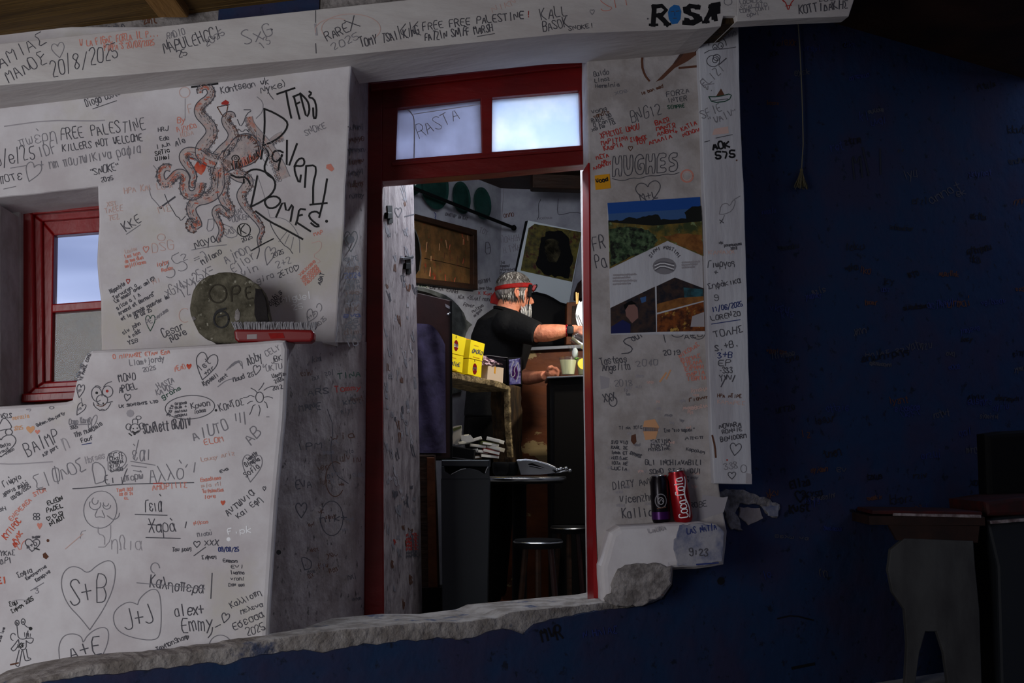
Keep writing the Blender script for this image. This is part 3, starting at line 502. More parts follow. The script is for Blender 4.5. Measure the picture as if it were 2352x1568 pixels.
u_.heart(294, 646, 8, 10, 'ink_red', 2); u_.heart(345, 742, 22, 36, 'ink_green', 1.9); T('PE', 338, 746, 352, 740, 12, 'ink_grey', 1.9); T('ceaume', 358, 734, 388, 712, 8, 'ink_grey', 1.8)
T('Cesar', 376, 776, 424, 754, 19, 'ink_dark', 2.4); T('Nave', 394, 786, 432, 764, 16, 'ink_dark', 2.4); u_.circ(424, 724, 13, 16, 'ink_pale', 2, 60, 300)
# side reveal of the panel
def side_plane(p1, a, p2, b):
    A_, B_ = p1.at(*a), p2.at(*b); q = (B_.y - A_.y) / (B_.x - A_.x); return Plane(A_.y - q * A_.x, q)
sm = Pen(m, side_plane(UPW, (790, 560), DO, (843, 560)), .006, 8)
sm.heart(806, 555, 30, 46, 'ink_black', 2.5, 0); sm.dot(806, 550, 9, 'ink_dark')
for k in range(16):
    y = 600 + k * 13; sm.T(('KATE', 'xolo', 'MAR', '2024', 'anna', 'GIO+L', 'lea', 'SOF', 'tom', 'NIK', 'eva', '25', 'ROM', 'dim', 'PAO', 'lu')[k], 790 + k * 7 % 10, y, 826 + k * 5 % 9, y - 3, 9 + k * 5 % 6, ['ink_dark', 'ink_grey', 'ink_brown', 'ink_blue', 'ink_dark', 'ink_dark', 'ink_brown'][k % 7], 2.6, jit=.6)
for k in range(7): sm.scrawl(802, 300 + k * 26, 838, 296 + k * 26, 10, 'ink_brown' if k % 2 else 'ink_dark', 2.4)
struct(m.build('wall_front_upper'))
# ---- lower left masonry block
m = MB()
L_OUT = [(-700, 960), (-200, 945), (0, 932), (90, 927), (150, 922), (163, 918), (168, 896), (174, 868), (184, 836), (196, 814), (210, 803), (260, 801), (330, 799), (420, 794), (500, 789), (580, 784), (640, 779), (655, 780), (661, 800), (659, 870), (655, 960), (645, 1060), (636, 1160), (628, 1280), (621, 1380), (615, 1500), (300, 1640), (-700, 1800)]
m.prism(LOW, L_OUT, 0, -.34, 'plaster', .016, 3)
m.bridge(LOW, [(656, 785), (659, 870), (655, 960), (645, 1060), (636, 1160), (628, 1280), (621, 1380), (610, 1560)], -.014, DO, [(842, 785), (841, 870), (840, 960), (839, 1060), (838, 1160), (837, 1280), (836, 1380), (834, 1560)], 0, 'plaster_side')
l_ = Pen(m, LOW, 0, 33); T = l_.T; L = l_.line
T('O MIPANΩΣ ETAN EΔA', 260, 824, 392, 812, 9, 'ink_orange', 2.2); T('Liam+jordy', 298, 840, 380, 828, 13, 'ink_grey', 2.3); T('2025', 328, 854, 360, 848, 10, 'ink_grey', 2); T('PEAO', 402, 852, 428, 846, 11, 'ink_orange', 2); l_.heart(434, 842, 12, 13, 'ink_rust', 2, 0, True)
T('MONO', 274, 878, 314, 870, 17, 'ink_dark', 2.5); T('ΑPOEL', 274, 902, 318, 893, 15, 'ink_dark', 2.5); l_.heart(292, 913, 15, 16, 'ink_dark', 2.2, 10)
T('LK 3KNIGHTS LTD', 273, 936, 364, 924, 6, 'ink_dark', 2.3); T('HASTA', 364, 893, 402, 876, 13, 'ink_grey', 2.2); T('KAVOS', 360, 908, 402, 892, 13, 'ink_grey', 2.3); T('grans', 374, 916, 418, 893, 10, 'ink_green', 2.2)
# face doodle
l_.circ(222, 905, 12, 17, 'ink_dark', 2, 60, 380, -8); l_.circ(247, 899, 12, 13, 'ink_dark', 2); l_.dot(222, 902, 3.2, BK); l_.dot(246, 898, 3.4, 'ink_red'); L([(216, 890), (222, 884), (231, 890)], 'ink_dark', 2); L([(238, 888), (244, 880), (256, 876)], 'ink_dark', 2)
l_.circ(234, 918, 13, 12, 'ink_dark', 2); l_.dot(226, 927, 2, BK); l_.dot(237, 926, 2, BK); L([(214, 929), (222, 938), (234, 944), (246, 940), (254, 926)], 'ink_dark', 2); L([(214, 924), (216, 930)], 'ink_dark', 2); L([(244, 925), (258, 922)], 'ink_dark', 2.4); L([(222, 930), (234, 934), (242, 928)], 'ink_brown', 2); L([(228, 943), (234, 939), (240, 941)], 'ink_dark', 1.8)
for hx, hy, rr in ((184, 898, -10), (184, 940, 10)): l_.heart(hx, hy, 18, 30, 'ink_dark', 2, 20 + rr); l_.scrawl(hx - 6, hy + 3, hx + 4, hy - 1, 6, 'ink_grey', 1.6)
L([(186, 914), (188, 926)], 'ink_grey', 1.8); T('LICA NO', 178, 874, 192, 836, 7, 'ink_dark', 2); T('TE PARUL COMO', 188, 874, 208, 812, 6, 'ink_dark', 2)
l_.heart(472, 842, 50, 62, 'ink_dark', 2.2, 14); T('1st', 460, 852, 486, 832, 15, 'ink_dark', 2.2); T('+Mr', 472, 862, 494, 846, 9, 'ink_dark', 2); T('Kypseli', 468, 886, 504, 862, 9, 'ink_dark', 2.3); T('cent', 504, 878, 524, 862, 8, 'ink_dark', 2); T('Maud 25', 536, 876, 584, 862, 10, 'ink_dark', 2.2)
for k in range(4): L([(520 + k * 7, 850 - k * 5), (536 + k * 6, 832 - k * 2), (548 + k * 3, 828 + k * 6)], 'ink_grey', 2.2)
L([(500, 888), (520, 872), (546, 868)], 'ink_grey', 2); T('Abby', 570, 838, 606, 824, 20, 'ink_dark', 2.3); l_.heart(589, 850, 17, 22, 'ink_dark', 2.1, 10); T('CELY', 612, 818, 646, 802, 13, 'ink_grey', 2); T('JBK', 624, 834, 650, 824, 12, 'ink_dark', 2); T('UKTU', 612, 852, 650, 846, 13, 'ink_grey', 2); T('UANTA', 626, 868, 656, 862, 9, 'ink_dark', 2.2); T('2025', 632, 880, 652, 872, 9, 'ink_dark', 2); T('2012', 626, 896, 650, 892, 9, 'ink_dark', 2.1); L([(604, 836), (604, 846), (612, 836)], 'ink_grey', 2)
# sun
l_.circ(596, 912, 9, 12, 'ink_dark', 2.2)
for st in ([(594, 896), (601, 888), (606, 879)], [(606, 896), (614, 890), (624, 887)], [(607, 912), (616, 910), (626, 914)], [(576, 891), (586, 896), (590, 901)], [(559, 913), (568, 912), (574, 907), (584, 911)], [(568, 927), (574, 922), (580, 921)], [(573, 952), (578, 942), (580, 932), (586, 929)], [(594, 955), (598, 940), (594, 930)], [(607, 922), (612, 926), (614, 936)]): L(st, 'ink_dark', 2)
l_.dot(496, 942, 3, BK); T('KONTOΣ', 506, 944, 562, 928, 15, 'ink_dark', 2.3)
l_.circ(436, 935, 57, 27, 'ink_dark', 2.1, 0, 360, -4, 30)
for k, s_ in enumerate(('Orgone', 'Bum +', 'Malaxu', 'gagou')): T(s_, 402, 930 + k * 9, 430, 926 + k * 9, 6, 'ink_dark', 2)
T('Kpwon', 440, 938, 484, 930, 12, 'ink_dark', 2.3); T('iodas', 446, 950, 474, 944, 8, 'ink_dark', 2); T('3hats', 390, 956, 398, 930, 8, 'ink_dark', 2)
T('SCARlett GRADIV', 330, 996, 440, 980, 22, 'ink_dark', 2.8, jit=.35)
l_.circ(310, 984, 12, 11, 'ink_dark', 2); l_.circ(295, 980, 6, 7, 'ink_dark', 2); l_.circ(325, 978, 6, 7, 'ink_dark', 2); L([(304, 972), (304, 962), (316, 962), (316, 972)], 'ink_dark', 2); l_.dot(306, 984, 1.6, BK); l_.dot(315, 983, 1.6, BK); L([(304, 990), (310, 994), (318, 989)], BK, 3); l_.circ(318, 959, 6, 4, 'ink_dark', 1.8); l_.dot(299, 949, 9, 'ink_faint'); L([(296, 995), (302, 1000)], BK, 3); l_.dot(309, 996, 3, BK)
T('AIUTO', 446, 1012, 530, 984, 24, 'ink_grey', 2.8); L([(540, 950), (542, 966)], 'ink_grey', 2.6); L([(550, 948), (552, 970)], 'ink_grey', 2.6); L([(560, 946), (563, 974)], 'ink_grey', 2.8); L([(612, 957), (618, 957)], 'ink_grey', 2); T('AB', 576, 1022, 604, 990, 28, 'ink_grey', 2.6)
T('ELOM', 470, 1022, 516, 1012, 12, 'ink_orange', 2.2); T('Louay Ariz', 462, 1060, 540, 1044, 9, 'ink_pale', 2)
# left column
L([(-4, 980), (8, 956), (22, 970), (28, 984), (10, 986), (-4, 990)], 'ink_dark', 2.2); l_.circ(20, 992, 8, 7, 'ink_dark', 2.2); T('VSZS', 2, 962, 28, 958, 11, 'ink_dark', 2); l_.heart(2, 1024, 70, 50, 'ink_dark', 2.2, 0); T('v Datio', -8, 1030, 26, 1022, 7, 'ink_dark', 1.9); T('clout', -6, 1044, 22, 1032, 7, 'ink_dark', 1.9); T('cisco', 14, 1044, 34, 1032, 6, 'ink_dark', 1.9)
T('norazia', 30, 964, 68, 958, 9, 'ink_amber', 1.9); T('2025', 32, 988, 54, 985, 8, 'ink_amber', 1.9); l_.heart(70, 987, 20, 17, 'ink_amber', 2, 0, True); l_.heart(86, 992, 12, 10, 'ink_orange', 2, 0, True); T('@when.the.party', 86, 980, 150, 950, 7, 'ink_dark', 2)
T('BAIMP', 64, 1048, 142, 1008, 32, 'ink_dark', 2.5); T('ΑSP part', 100, 1048, 134, 1028, 8, 'ink_dark', 2); T('n', 150, 1034, 164, 1030, 36, 'ink_faint', 2.6); l_.circ(118, 936, 5, 3, 'ink_grey', 2)
T('Como Kong', 158, 974, 208, 970, 12, 'ink_grey', 2.2); T('2025', 162, 986, 180, 982, 8, 'ink_dark', 2); L([(160, 976), (200, 974)], 'ink_grey', 1.8); T('The Mum', 172, 1004, 212, 990, 11, 'ink_dark', 2.2); T('Fouf', 188, 1016, 214, 1008, 10, 'ink_dark', 2.2); L([(188, 1021), (210, 1017)], 'ink_blue', 2.2); T('Cosio', 214, 990, 236, 974, 10, 'ink_dark', 2.1); l_.circ(216, 966, 5, 14, 'ink_grey', 1.8, rot=20); l_.circ(206, 972, 4, 14, 'ink_grey', 1.8)
T('ΣIΦNOΣ', 84, 1124, 204, 1076, 30, 'ink_grey', 2.6); L([(84, 1124), (104, 1122)], 'ink_dark', 2.6); T('Horses', 198, 1064, 242, 1050, 14, 'ink_faint', 2.2); T('D', 220, 1112, 256, 1094, 46, 'ink_grey', 2.4)
l_.circ(268, 1055, 22, 20, 'ink_grey', 2, 170, 440); L([(248, 1060), (248, 1084), (284, 1078), (292, 1066)], 'ink_grey', 2)
for k, s_ in enumerate(('ΕΓΩ', 'ΣTASIΣ', 'EVGENIA', 'KIIO', 'EHEB')): T(s_, 250 + k, 1048 + k * 9, 284 - (k == 3) * 8, 1045 + k * 8.6, 7, 'ink_dark', 2)
T('Ει', 243, 1112, 266, 1106, 18, 'ink_dark', 2.4); T('μπορώ', 280, 1106, 330, 1098, 16, 'ink_grey', 2.4); L([(280, 1112), (286, 1090), (292, 1076)], 'ink_dark', 2)
T('έαι', 306, 1056, 350, 1056, 34, 'ink_grey', 2.6); L([(308, 1056), (318, 1010)], 'ink_grey', 2.4)
for a in ([(300, 1059), (356, 1068)], [(302, 1069), (336, 1073)], [(306, 1080), (322, 1083)]): L(a, 'ink_grey', 2.4)
T('Αλλό', 344, 1108, 428, 1096, 34, 'ink_grey', 2.6); L([(448, 1062), (445, 1084)], 'ink_grey', 2.6); L([(430, 1066), (426, 1073)], 'ink_grey', 2.4)
L([(167, 1122), (190, 1121), (220, 1118), (270, 1112), (350, 1110), (445, 1108)], 'ink_dark', 2.6); T('TANIIKH', 268, 1130, 306, 1126, 8, 'ink_orange', 2); T('03 07 24', 274, 1138, 306, 1136, 6, 'ink_orange', 2); T('EL', 286, 1147, 296, 1146, 5, 'ink_orange', 2)
L([(352, 1110), (372, 1109)], 'ink_red', 2.8); T('AMOPIIIΣ', 350, 1126, 432, 1118, 12, 'ink_orange', 2.2)
# tall pale face
l_.circ(230, 1170, 38, 43, 'ink_grey', 2.1, 0, 360, 12, 26); l_.circ(218, 1158, 13, 12, 'ink_grey', 2.1, -20, 210); l_.circ(245, 1160, 9, 9, 'ink_grey', 2.1, 0, 180); l_.circ(218, 1150, 7, 8, 'ink_grey', 2, -10, 240); l_.circ(243, 1156, 6, 6, 'ink_grey', 2, 0, 200)
L([(224, 1168), (216, 1188), (232, 1186), (242, 1190), (234, 1172)], 'ink_grey', 2); L([(246, 1184), (260, 1194), (272, 1188), (274, 1178)], 'ink_grey', 2.4); L([(225, 1210), (225, 1226), (240, 1230), (240, 1250)], 'ink_faint', 2.4); T('ηΩια', 256, 1262, 330, 1262, 32, 'ink_faint', 2.3); L([(254, 1206), (254, 1240), (240, 1256)], 'ink_faint', 2)
L([(184, 1236), (186, 1220), (196, 1218)], 'ink_faint', 2.2); L([(226, 1256), (238, 1256)], 'ink_faint', 2.2)
T('Γειά', 334, 1176, 374, 1172, 30, 'ink_dark', 2.5); L([(310, 1181), (384, 1183)], 'ink_dark', 2.4); T('Χαρά', 342, 1222, 408, 1220, 30, 'ink_dark', 2.7); L([(340, 1204), (366, 1206)], 'ink_dark', 2.6); L([(335, 1234), (414, 1236)], 'ink_dark', 2.5); L([(428, 1198), (425, 1212)], 'ink_dark', 2.4)
l_.circ(500, 1108, 0.1); 
for k, s_ in enumerate(('Esaudiamo', 'mia ni', 'Tu Palestina', 'love')): T(s_, 460 + k * 3, 1106 + k * 13, 508 + k * 3 - (k == 3) * 20, 1100 + k * 14, 8, 'ink_orange' if k != 1 else 'ink_pale', 2)
l_.heart(512, 1155, 11, 12, 'ink_rust', 2, 0, True); T('Nikos', 446, 1206, 480, 1200, 8, 'ink_orange', 2); T('Εva', 506, 1086, 526, 1078, 7, 'ink_dark', 2.2)
l_.heart(578, 1076, 46, 62, 'ink_grey', 2.1, 6); T('Olympia', 566, 1072, 598, 1056, 10, 'ink_dark', 2.3); T('Sofia', 566, 1096, 598, 1072, 12, 'ink_dark', 2.2); l_.scrawl(570, 1058, 592, 1042, 6, 'ink_dark', 2.2)
T('Αντωνια', 524, 1186, 588, 1132, 18, 'ink_dark', 2.4); T('και Εφη', 548, 1190, 604, 1148, 14, 'ink_dark', 2.2); l_.heart(607, 1122, 7, 9, 'ink_dark', 2)
T('Γιώργo', 10, 1118, 50, 1098, 13, 'ink_dark', 2.1); T('χρονια πολλά', 8, 1138, 66, 1112, 10, 'ink_dark', 2.1); T('09/08/2025', 28, 1148, 72, 1118, 8, 'ink_dark', 2); T('eH', -2, 1174, 16, 1172, 10, 'ink_dark', 2)
T('STUR', 78, 1140, 108, 1126, 9, 'ink_orange', 2); T('ENEVEREA', 26, 1196, 74, 1148, 10, 'ink_orange', 2.3); T('KYTIPOC', 14, 1238, 50, 1196, 13, 'ink_rust', 2.6); T('AAK', 34, 1246, 54, 1224, 11, 'ink_rust', 2.6); T('BAT', 34, 1256, 48, 1246, 10, 'ink_rust', 2.6); L([(36, 1250), (47, 1266), (50, 1246), (62, 1238)], 'ink_orange', 2)
T('ELEON', 110, 1160, 146, 1148, 10, 'ink_black', 2.4); T('PADEL', 108, 1177, 146, 1164, 10, 'ink_black', 2.4)
for k in range(3): l_.heart(111 + k * 14, 1191 - k * 6, 9, 9, 'ink_black', 2, -8)
T('NIADY', 116, 1208, 152, 1188, 11, 'ink_black', 2.6); l_.circ(80, 1182, 3.6); l_.circ(87, 1182, 3.6); l_.circ(80, 1190, 3.6); l_.circ(87, 1190, 3.6); l_.heart(91, 1208, 12, 15, 'ink_orange', 2, 0, True)
l_.heart(74, 1252, 34, 28, 'ink_dark', 2.3, 4); T('A+D', 62, 1260, 88, 1250, 9, 'ink_dark', 2.2); T('sugar', 74, 1236, 94, 1234, 6, 'ink_dark', 2); L([(78, 1258), (90, 1262)], BK, 3.4)
l_.poly([(98, 1272), (104, 1268), (112, 1278), (106, 1284), (99, 1280)], 'ink_brown'); l_.dot(110, 1241, 3.5, 'ink_brown'); L([(150, 1260), (164, 1248), (190, 1226)], 'ink_pale', 2.2)
T('YKAΣ', 0, 1276, 36, 1274, 11, 'ink_dark', 2.2); T('OΔPI', -8, 1296, 30, 1292, 14, 'ink_dark', 2.2); T('Ε!', -4, 1340, 18, 1338, 14, 'ink_rust', 4)
T('Σοφια', 42, 1326, 76, 1312, 12, 'ink_dark', 2.2); T('Kωνσταντινα', 62, 1332, 108, 1302, 8, 'ink_dark', 2); T('Κατερινα', 84, 1336, 116, 1314, 8, 'ink_dark', 2); L([(70, 1356), (100, 1338)], 'ink_grey', 2); T('3', 82, 1362, 92, 1360, 10, 'ink_grey', 2)
T('Σαμ', 22, 1392, 42, 1386, 11, 'ink_black', 2.3); T('Σιφνος 2025', 28, 1408, 78, 1376, 9, 'ink_black', 2.1); l_.circ(46, 1384, 20, 7, 'ink_faint', 1.8, 180, 360)
# standing doodle animal
L([(38, 1428), (40, 1450), (42, 1466), (56, 1468), (62, 1462), (64, 1448)], 'ink_dark', 2.4); l_.circ(39, 1430, 4.6, 6, 'ink_dark', 2.4); l_.circ(53, 1427, 4.4, 6.4, 'ink_dark', 2.4); l_.dot(39, 1431, 2, BK); l_.dot(53, 1428, 2, BK); L([(56, 1434), (62, 1440), (68, 1440)], 'ink_dark', 2.2); l_.dot(70, 1443, 4.4, BK)
for k in range(4): L([(57 + k * 4, 1462), (56 + k * 4.5, 1452 + k)], 'ink_dark', 1.8)
L([(42, 1468), (30, 1484), (24, 1490), (32, 1496), (42, 1482)], 'ink_dark', 2.4); L([(58, 1466), (76, 1464), (76, 1472), (70, 1478), (60, 1472)], 'ink_dark', 2.4); L([(42, 1468), (46, 1492), (60, 1490), (60, 1470)], 'ink_dark', 2.4)
L([(44, 1492), (37, 1520), (35, 1528), (44, 1531), (46, 1516), (50, 1494)], 'ink_dark', 2.4); L([(52, 1492), (56, 1510), (58, 1518), (72, 1514), (68, 1510), (64, 1512), (60, 1490)], 'ink_dark', 2.4); l_.circ(30, 1462, 6, 8, 'ink_dark', 2.2, 90, 330); L([(24, 1526), (42, 1522)], 'ink_brown', 4)
T('HSF', 42, 1488, 58, 1484, 9, 'ink_black', 2.2)
T('onus love', 0, 1474, 12, 1440, 6, 'ink_dark', 2)
def hrt(P, ink='ink_grey', w=2.4): L(P, ink, w, 2)
hrt([(206, 1446), (184, 1418), (156, 1390), (140, 1352), (142, 1318), (160, 1300), (182, 1302), (201, 1318), (224, 1296), (252, 1284), (266, 1300), (262, 1346), (240, 1396), (206, 1446)])
hrt([(136, 1510), (134, 1482), (146, 1458), (170, 1454), (188, 1462), (190, 1478), (200, 1458), (226, 1440), (250, 1442), (248, 1480), (224, 1524)]); L([(136, 1510), (142, 1530), (148, 1536)], 'ink_grey', 2.3)
hrt([(316, 1388), (296, 1380), (270, 1394), (258, 1414), (266, 1446), (300, 1464), (358, 1472), (370, 1450), (370, 1380), (362, 1352), (342, 1354), (320, 1374), (316, 1388)])
T('S+B', 162, 1390, 252, 1380, 58, 'ink_dark', 3, .15); T('A+E', 164, 1516, 240, 1496, 38, 'ink_dark', 3, .15); T('J+J', 288, 1446, 362, 1424, 44, 'ink_dark', 2.8, .15)
T('Καλησπερα', 344, 1348, 470, 1362, 26, 'ink_dark', 2.6); l_.circ(356, 1304, 10, 12, 'ink_grey', 2.4, 100, 360); L([(314, 1338), (360, 1342), (470, 1352)], 'ink_grey', 2.3); L([(487, 1316), (484, 1374)], 'ink_dark', 2.6)
T('alex+', 402, 1416, 472, 1410, 26, 'ink_dark', 2.9); T('Emmy', 418, 1452, 494, 1442, 32, 'ink_dark', 2.8); L([(488, 1440), (486, 1454), (478, 1464)], 'ink_dark', 2.6); L([(494, 1440), (506, 1434)], 'ink_dark', 2.4); l_.heart(517, 1419, 18, 22, 'ink_dark', 2.4, 14)
T('TayMonSham', 360, 1496, 432, 1464, 11, 'ink_dark', 2.2); l_.heart(430, 1464, 6, 9, 'ink_dark', 2); l_.circ(506, 1484, 26, 26, 'ink_grey', 2.2, 180, 360); L([(482, 1482), (540, 1478)], 'ink_grey', 2.2)
T('Μισού', 454, 1232, 488, 1228, 10, 'ink_grey', 2.2); T('XXX', 470, 1252, 504, 1252, 12, 'ink_dark', 2.2); l_.heart(452, 1250, 15, 14, 'ink_dark', 2.2); T('Του μους', 396, 1266, 440, 1264, 9, 'ink_dark', 2.1); L([(445, 1276), (472, 1256)], 'ink_dark', 2.2); T('Σιφνος', 464, 1284, 498, 1282, 9, 'ink_dark', 2.1); T('09/08/25', 502, 1266, 550, 1266, 9, 'ink_blue', 2.2); T('Emmon', 512, 1290, 546, 1292, 7, 'ink_dark', 2)
for k, s_ in enumerate(('Evi', 'Iwanna', 'vroni', 'Σταν sea')): T(s_, 530 - (k == 3) * 6, 1304 + k * 14, 562, 1304 + k * 14, 8, 'ink_dark', 1.9)
T('Καλλιοπη', 532, 1396, 602, 1364, 14, 'ink_dark', 2.2); T('Μελενα', 554, 1410, 606, 1390, 12, 'ink_dark', 2.1); T('Εδεσσα', 538, 1446, 610, 1414, 18, 'ink_dark', 2.5); T('2025', 568, 1460, 612, 1444, 18, 'ink_dark', 2.4); T('F.pk', 524, 1226, 580, 1222, 14, 'ink_white', 2.6); l_.dot(525, 1238, 5, 'ink_white')
T('Ytues', 560, 1484, 606, 1476, 12, 'ink_faint', 2); L([(-10, 1064), (30, 1066), (90, 1062), (120, 1060)], 'ink_faint', 3); T('ς', 60, 944, 74, 944, 8, 'ink_faint', 1.6)
# scribbles on the shaded side face (its own plane, measured half way in)
sl = Pen(m, side_plane(LOW, (650, 1000), DO, (839, 1000)), .012, 9); r_ = random.Random(12)
for k, (x0, y0, x1, h, t, ik) in enumerate(((708, 908, 760, 14, 'ARS', 'ink_dark'), (688, 944, 740, 16, 'MANE', 'ink_dark'), (684, 1034, 744, 16, 'IPM', 'ink_dark'), (680, 1124, 720, 18, 'EVA', 'ink_dark'), (770, 900, 832, 12, 'Tommy', 'ink_red'), (776, 870, 832, 12, 'TINA', 'ink_green'), (790, 930, 832, 12, 'krat', 'ink_dark'), (736, 1200, 800, 14, 'nik+', 'ink_dark'), (762, 1010, 820, 14, 'wia', 'ink_brown'), (700, 1310, 726, 26, 'D', 'ink_dark'))):
    sl.T(t, x0, y0, x1, y0 - 6, h, ik, 3)
sl.heart(692, 1172, 26, 34, 'ink_dark', 3); sl.circ(762, 1190, 26, 40, 'ink_dark', 2.6); sl.circ(770, 1100, 22, 40, 'ink_brown', 2.6, 40, 300); sl.dot(640, 1268, 6, 'ink_black')
sl.line([(752, 940), (766, 980), (758, 1040), (770, 1090), (800, 1110)], 'ink_dark', 2.4)
for k in range(34):
    x, y = r_.uniform(690, 812), r_.uniform(830, 1380); sl.scrawl(x, y, x + r_.uniform(12, 30), y - 3, r_.uniform(6, 12), r_.choice(['ink_brown', 'ink_dark', 'ink_grey']), 1.8)
struct(m.build('wall_front_lower'))
# ---- right hand pillar
m = MB()
R_OUT = [(1346, 20), (1349, 130), (1351, 300), (1357, 700), (1363, 1000), (1368, 1200), (1376, 1384), (1470, 1396), (1524, 1371), (1544, 1342), (1547, 1308), (1600, 1306), (1662, 1296), (1670, 1220), (1652, 1120), (1645, 1000), (1640, 500), (1616, 60), (1616, 10)]
m.prism(RW, rough(R_OUT, 1.0, 26, 7), 0, -.1, 'plaster_old', .004)
# rounded plaster swelling low on the pillar; the cans stand on its lip
m.prism(RW, rough([(1392, 1256), (1402, 1222), (1424, 1208), (1500, 1204), (1560, 1200), (1612, 1198), (1650, 1204), (1668, 1222), (1662, 1294), (1600, 1304), (1548, 1305), (1543, 1340), (1524, 1368), (1470, 1392), (1384, 1386), (1380, 1300)], 1.5, 22, 3), .075, 0, 'plaster', .02, 3)
m.prism(RW, rough([(1408, 1330), (1420, 1306), (1450, 1296), (1500, 1292), (1544, 1300), (1542, 1340), (1520, 1368), (1470, 1392), (1396, 1388), (1388, 1376), (1404, 1362)], 4, 9, 8), .082, .06, 'plaster_peeled', .004)
m.prism(RW, rough([(1562, 1206), (1600, 1202), (1650, 1208), (1664, 1226), (1658, 1290), (1600, 1300), (1556, 1300), (1548, 1250)], 3, 9, 9), .079, .06, 'blue_light', .002)
# flaked paint under the lintel
m.prism(RW, [(1490, 100), (1610, 84), (1611, 98), (1560, 112), (1500, 116)], .004, -.01, 'plaster_peeled')
q = Pen(m, RW, 0, 41); T = q.T; L = q.line
for st in ([(1478, 112), (1475, 150), (1482, 172), (1492, 184)],): L(st, 'ink_brown', 9); L([(x + 3, y) for x, y in st], 'ink_faint', 3)
q.poly([(1506, 188), (1545, 148), (1566, 118), (1594, 108), (1604, 122), (1580, 140), (1550, 156), (1522, 182)], 'ink_brown'); q.poly([(1545, 146), (1566, 112), (1606, 100), (1604, 116), (1572, 122), (1552, 146)], 'ink_faint')
L([(1560, 156), (1604, 152)], 'ink_brown', 6); L([(1348, 128), (1400, 122), (1470, 112)], 'ink_brown', 4)
T('Guido', 1364, 176, 1400, 170, 12, 'ink_dark', 2); T('Linaz', 1366, 190, 1402, 184, 9, 'ink_dark', 2); T('Herminia', 1368, 202, 1424, 198, 9, 'ink_dark', 2.1); T('xoe', 1414, 218, 1444, 210, 9, 'ink_grey', 2)
T("le ban med", 1474, 218, 1524, 200, 7, 'ink_brown', 2); T('FORZA', 1532, 222, 1586, 212, 11, 'ink_dark', 2.1); T('INTER', 1534, 236, 1580, 230, 10, 'ink_dark', 2.1); T('SEMPRE', 1534, 250, 1574, 246, 8, 'ink_green', 2.2)
T('BNG12', 1452, 282, 1524, 262, 26, 'ink_dark', 2.2)
for k, s_ in enumerate(('Vong', 'vandis', 'RUBIE 90', 'O Canto', 'xele la')): T(s_, 1360 + (k % 2) * 4, 262 + k * 10, 1396 + k * 5, 252 + k * 8, 9, 'ink_dark' if k != 1 else 'ink_brown', 2)
T('ΧΡΗΣΤΟΣ UNOU', 1380, 318, 1470, 296, 12, 'ink_red', 2.4); T('ΜΑΡΙΤΙΝΑ', 1382, 333, 1444, 320, 10, 'ink_red', 2.3); T('ΚΑΔΡΙΑ', 1388, 346, 1432, 336, 11, 'ink_red', 2.3); T('ΣΙΦΝΟΣ', 1448, 326, 1488, 318, 9, 'ink_red', 2.2); T('ΤΟΥ', 1462, 332, 1486, 328, 8, 'ink_red', 2.2)
T('ΒΑΣΩ', 1506, 288, 1540, 278, 10, 'ink_red', 2.3); T('ΜΑΝΤΩ', 1508, 300, 1554, 290, 9, 'ink_red', 2.3); T('ΑΝΘΗ', 1510, 312, 1550, 302, 9, 'ink_red', 2.3); T('ΑΜΑΛΙΑ', 1492, 332, 1546, 316, 9, 'ink_red', 2.3); T('+ ΚΑΤΙΑ', 1552, 308, 1602, 284, 9, 'ink_red', 2.3); T('ΝΟΠΟΛΑ', 1570, 314, 1612, 298, 8, 'ink_red', 2.3); q.heart(1448, 341, 10, 10, 'ink_brown', 2)
T('ΜΣΤΑ', 1370, 366, 1400, 360, 9, 'ink_red', 2.2); T('ΝΑ', 1382, 376, 1396, 372, 8, 'ink_red', 2.2); T('ΑΛΟΑΠΟΥ', 1364, 390, 1406, 376, 8, 'ink_red', 2.2)
# bubble letters
def bub(P): L(P, 'ink_dark', 2.4, 1)
for i, c in enumerate('HUGHES'):
    x0, y0 = 1407 + i * 25.5, 406 - i * 2.2; h = 47 - i * .6
    def g2(pts): return [(x0 + a * 23, y0 - b * h - a * 2) for a, b in pts]
    D = {'H': [[(0, 0), (0, 1), (.28, 1), (.28, .6), (.62, .6), (.62, 1), (.92, 1), (.92, 0), (.62, 0), (.62, .38), (.28, .38), (.28, 0), (0, 0)]],
         'U': [[(0, 1), (0, .25), (.25, 0), (.65, 0), (.92, .25), (.92, 1), (.62, 1), (.62, .3), (.3, .3), (.3, 1), (0, 1)]],
         'G': [[(.9, .78), (.7, 1), (.3, 1), (0, .75), (0, .25), (.3, 0), (.75, 0), (.95, .2), (.95, .55), (.5, .55), (.5, .35), (.66, .35), (.62, .24), (.4, .24), (.3, .35), (.3, .68), (.5, .78), (.9, .78)]],
         'E': [[(0, 0), (0, 1), (.9, 1), (.9, .76), (.35, .76), (.35, .6), (.8, .6), (.8, .38), (.35, .38), (.35, .24), (.9, .24), (.9, 0), (0, 0)]],
         'S': [[(.9, .95), (.4, 1), (.05, .8), (.1, .55), (.6, .42), (.62, .3), (.1, .28), (.1, .02), (.7, 0), (.98, .22), (.9, .52), (.42, .66), (.42, .74), (.9, .74), (.9, .95)]]}[c]
    for st in D: bub(g2(st))
L([(1406, 410), (1430, 416), (1452, 408), (1470, 410), (1490, 403), (1510, 404), (1530, 399), (1546, 401), (1560, 396)], 'ink_dark', 2.2)
q.circ(1578, 404, 14, 14, 'ink_orange', 3.6); q.circ(1578, 404, 10, 10, 'ink_pale', 2)
q.heart(1490, 442, 58, 48, 'ink_dark', 2.4, -8); T('M+L', 1472, 462, 1514, 452, 17, 'ink_dark', 2.4)
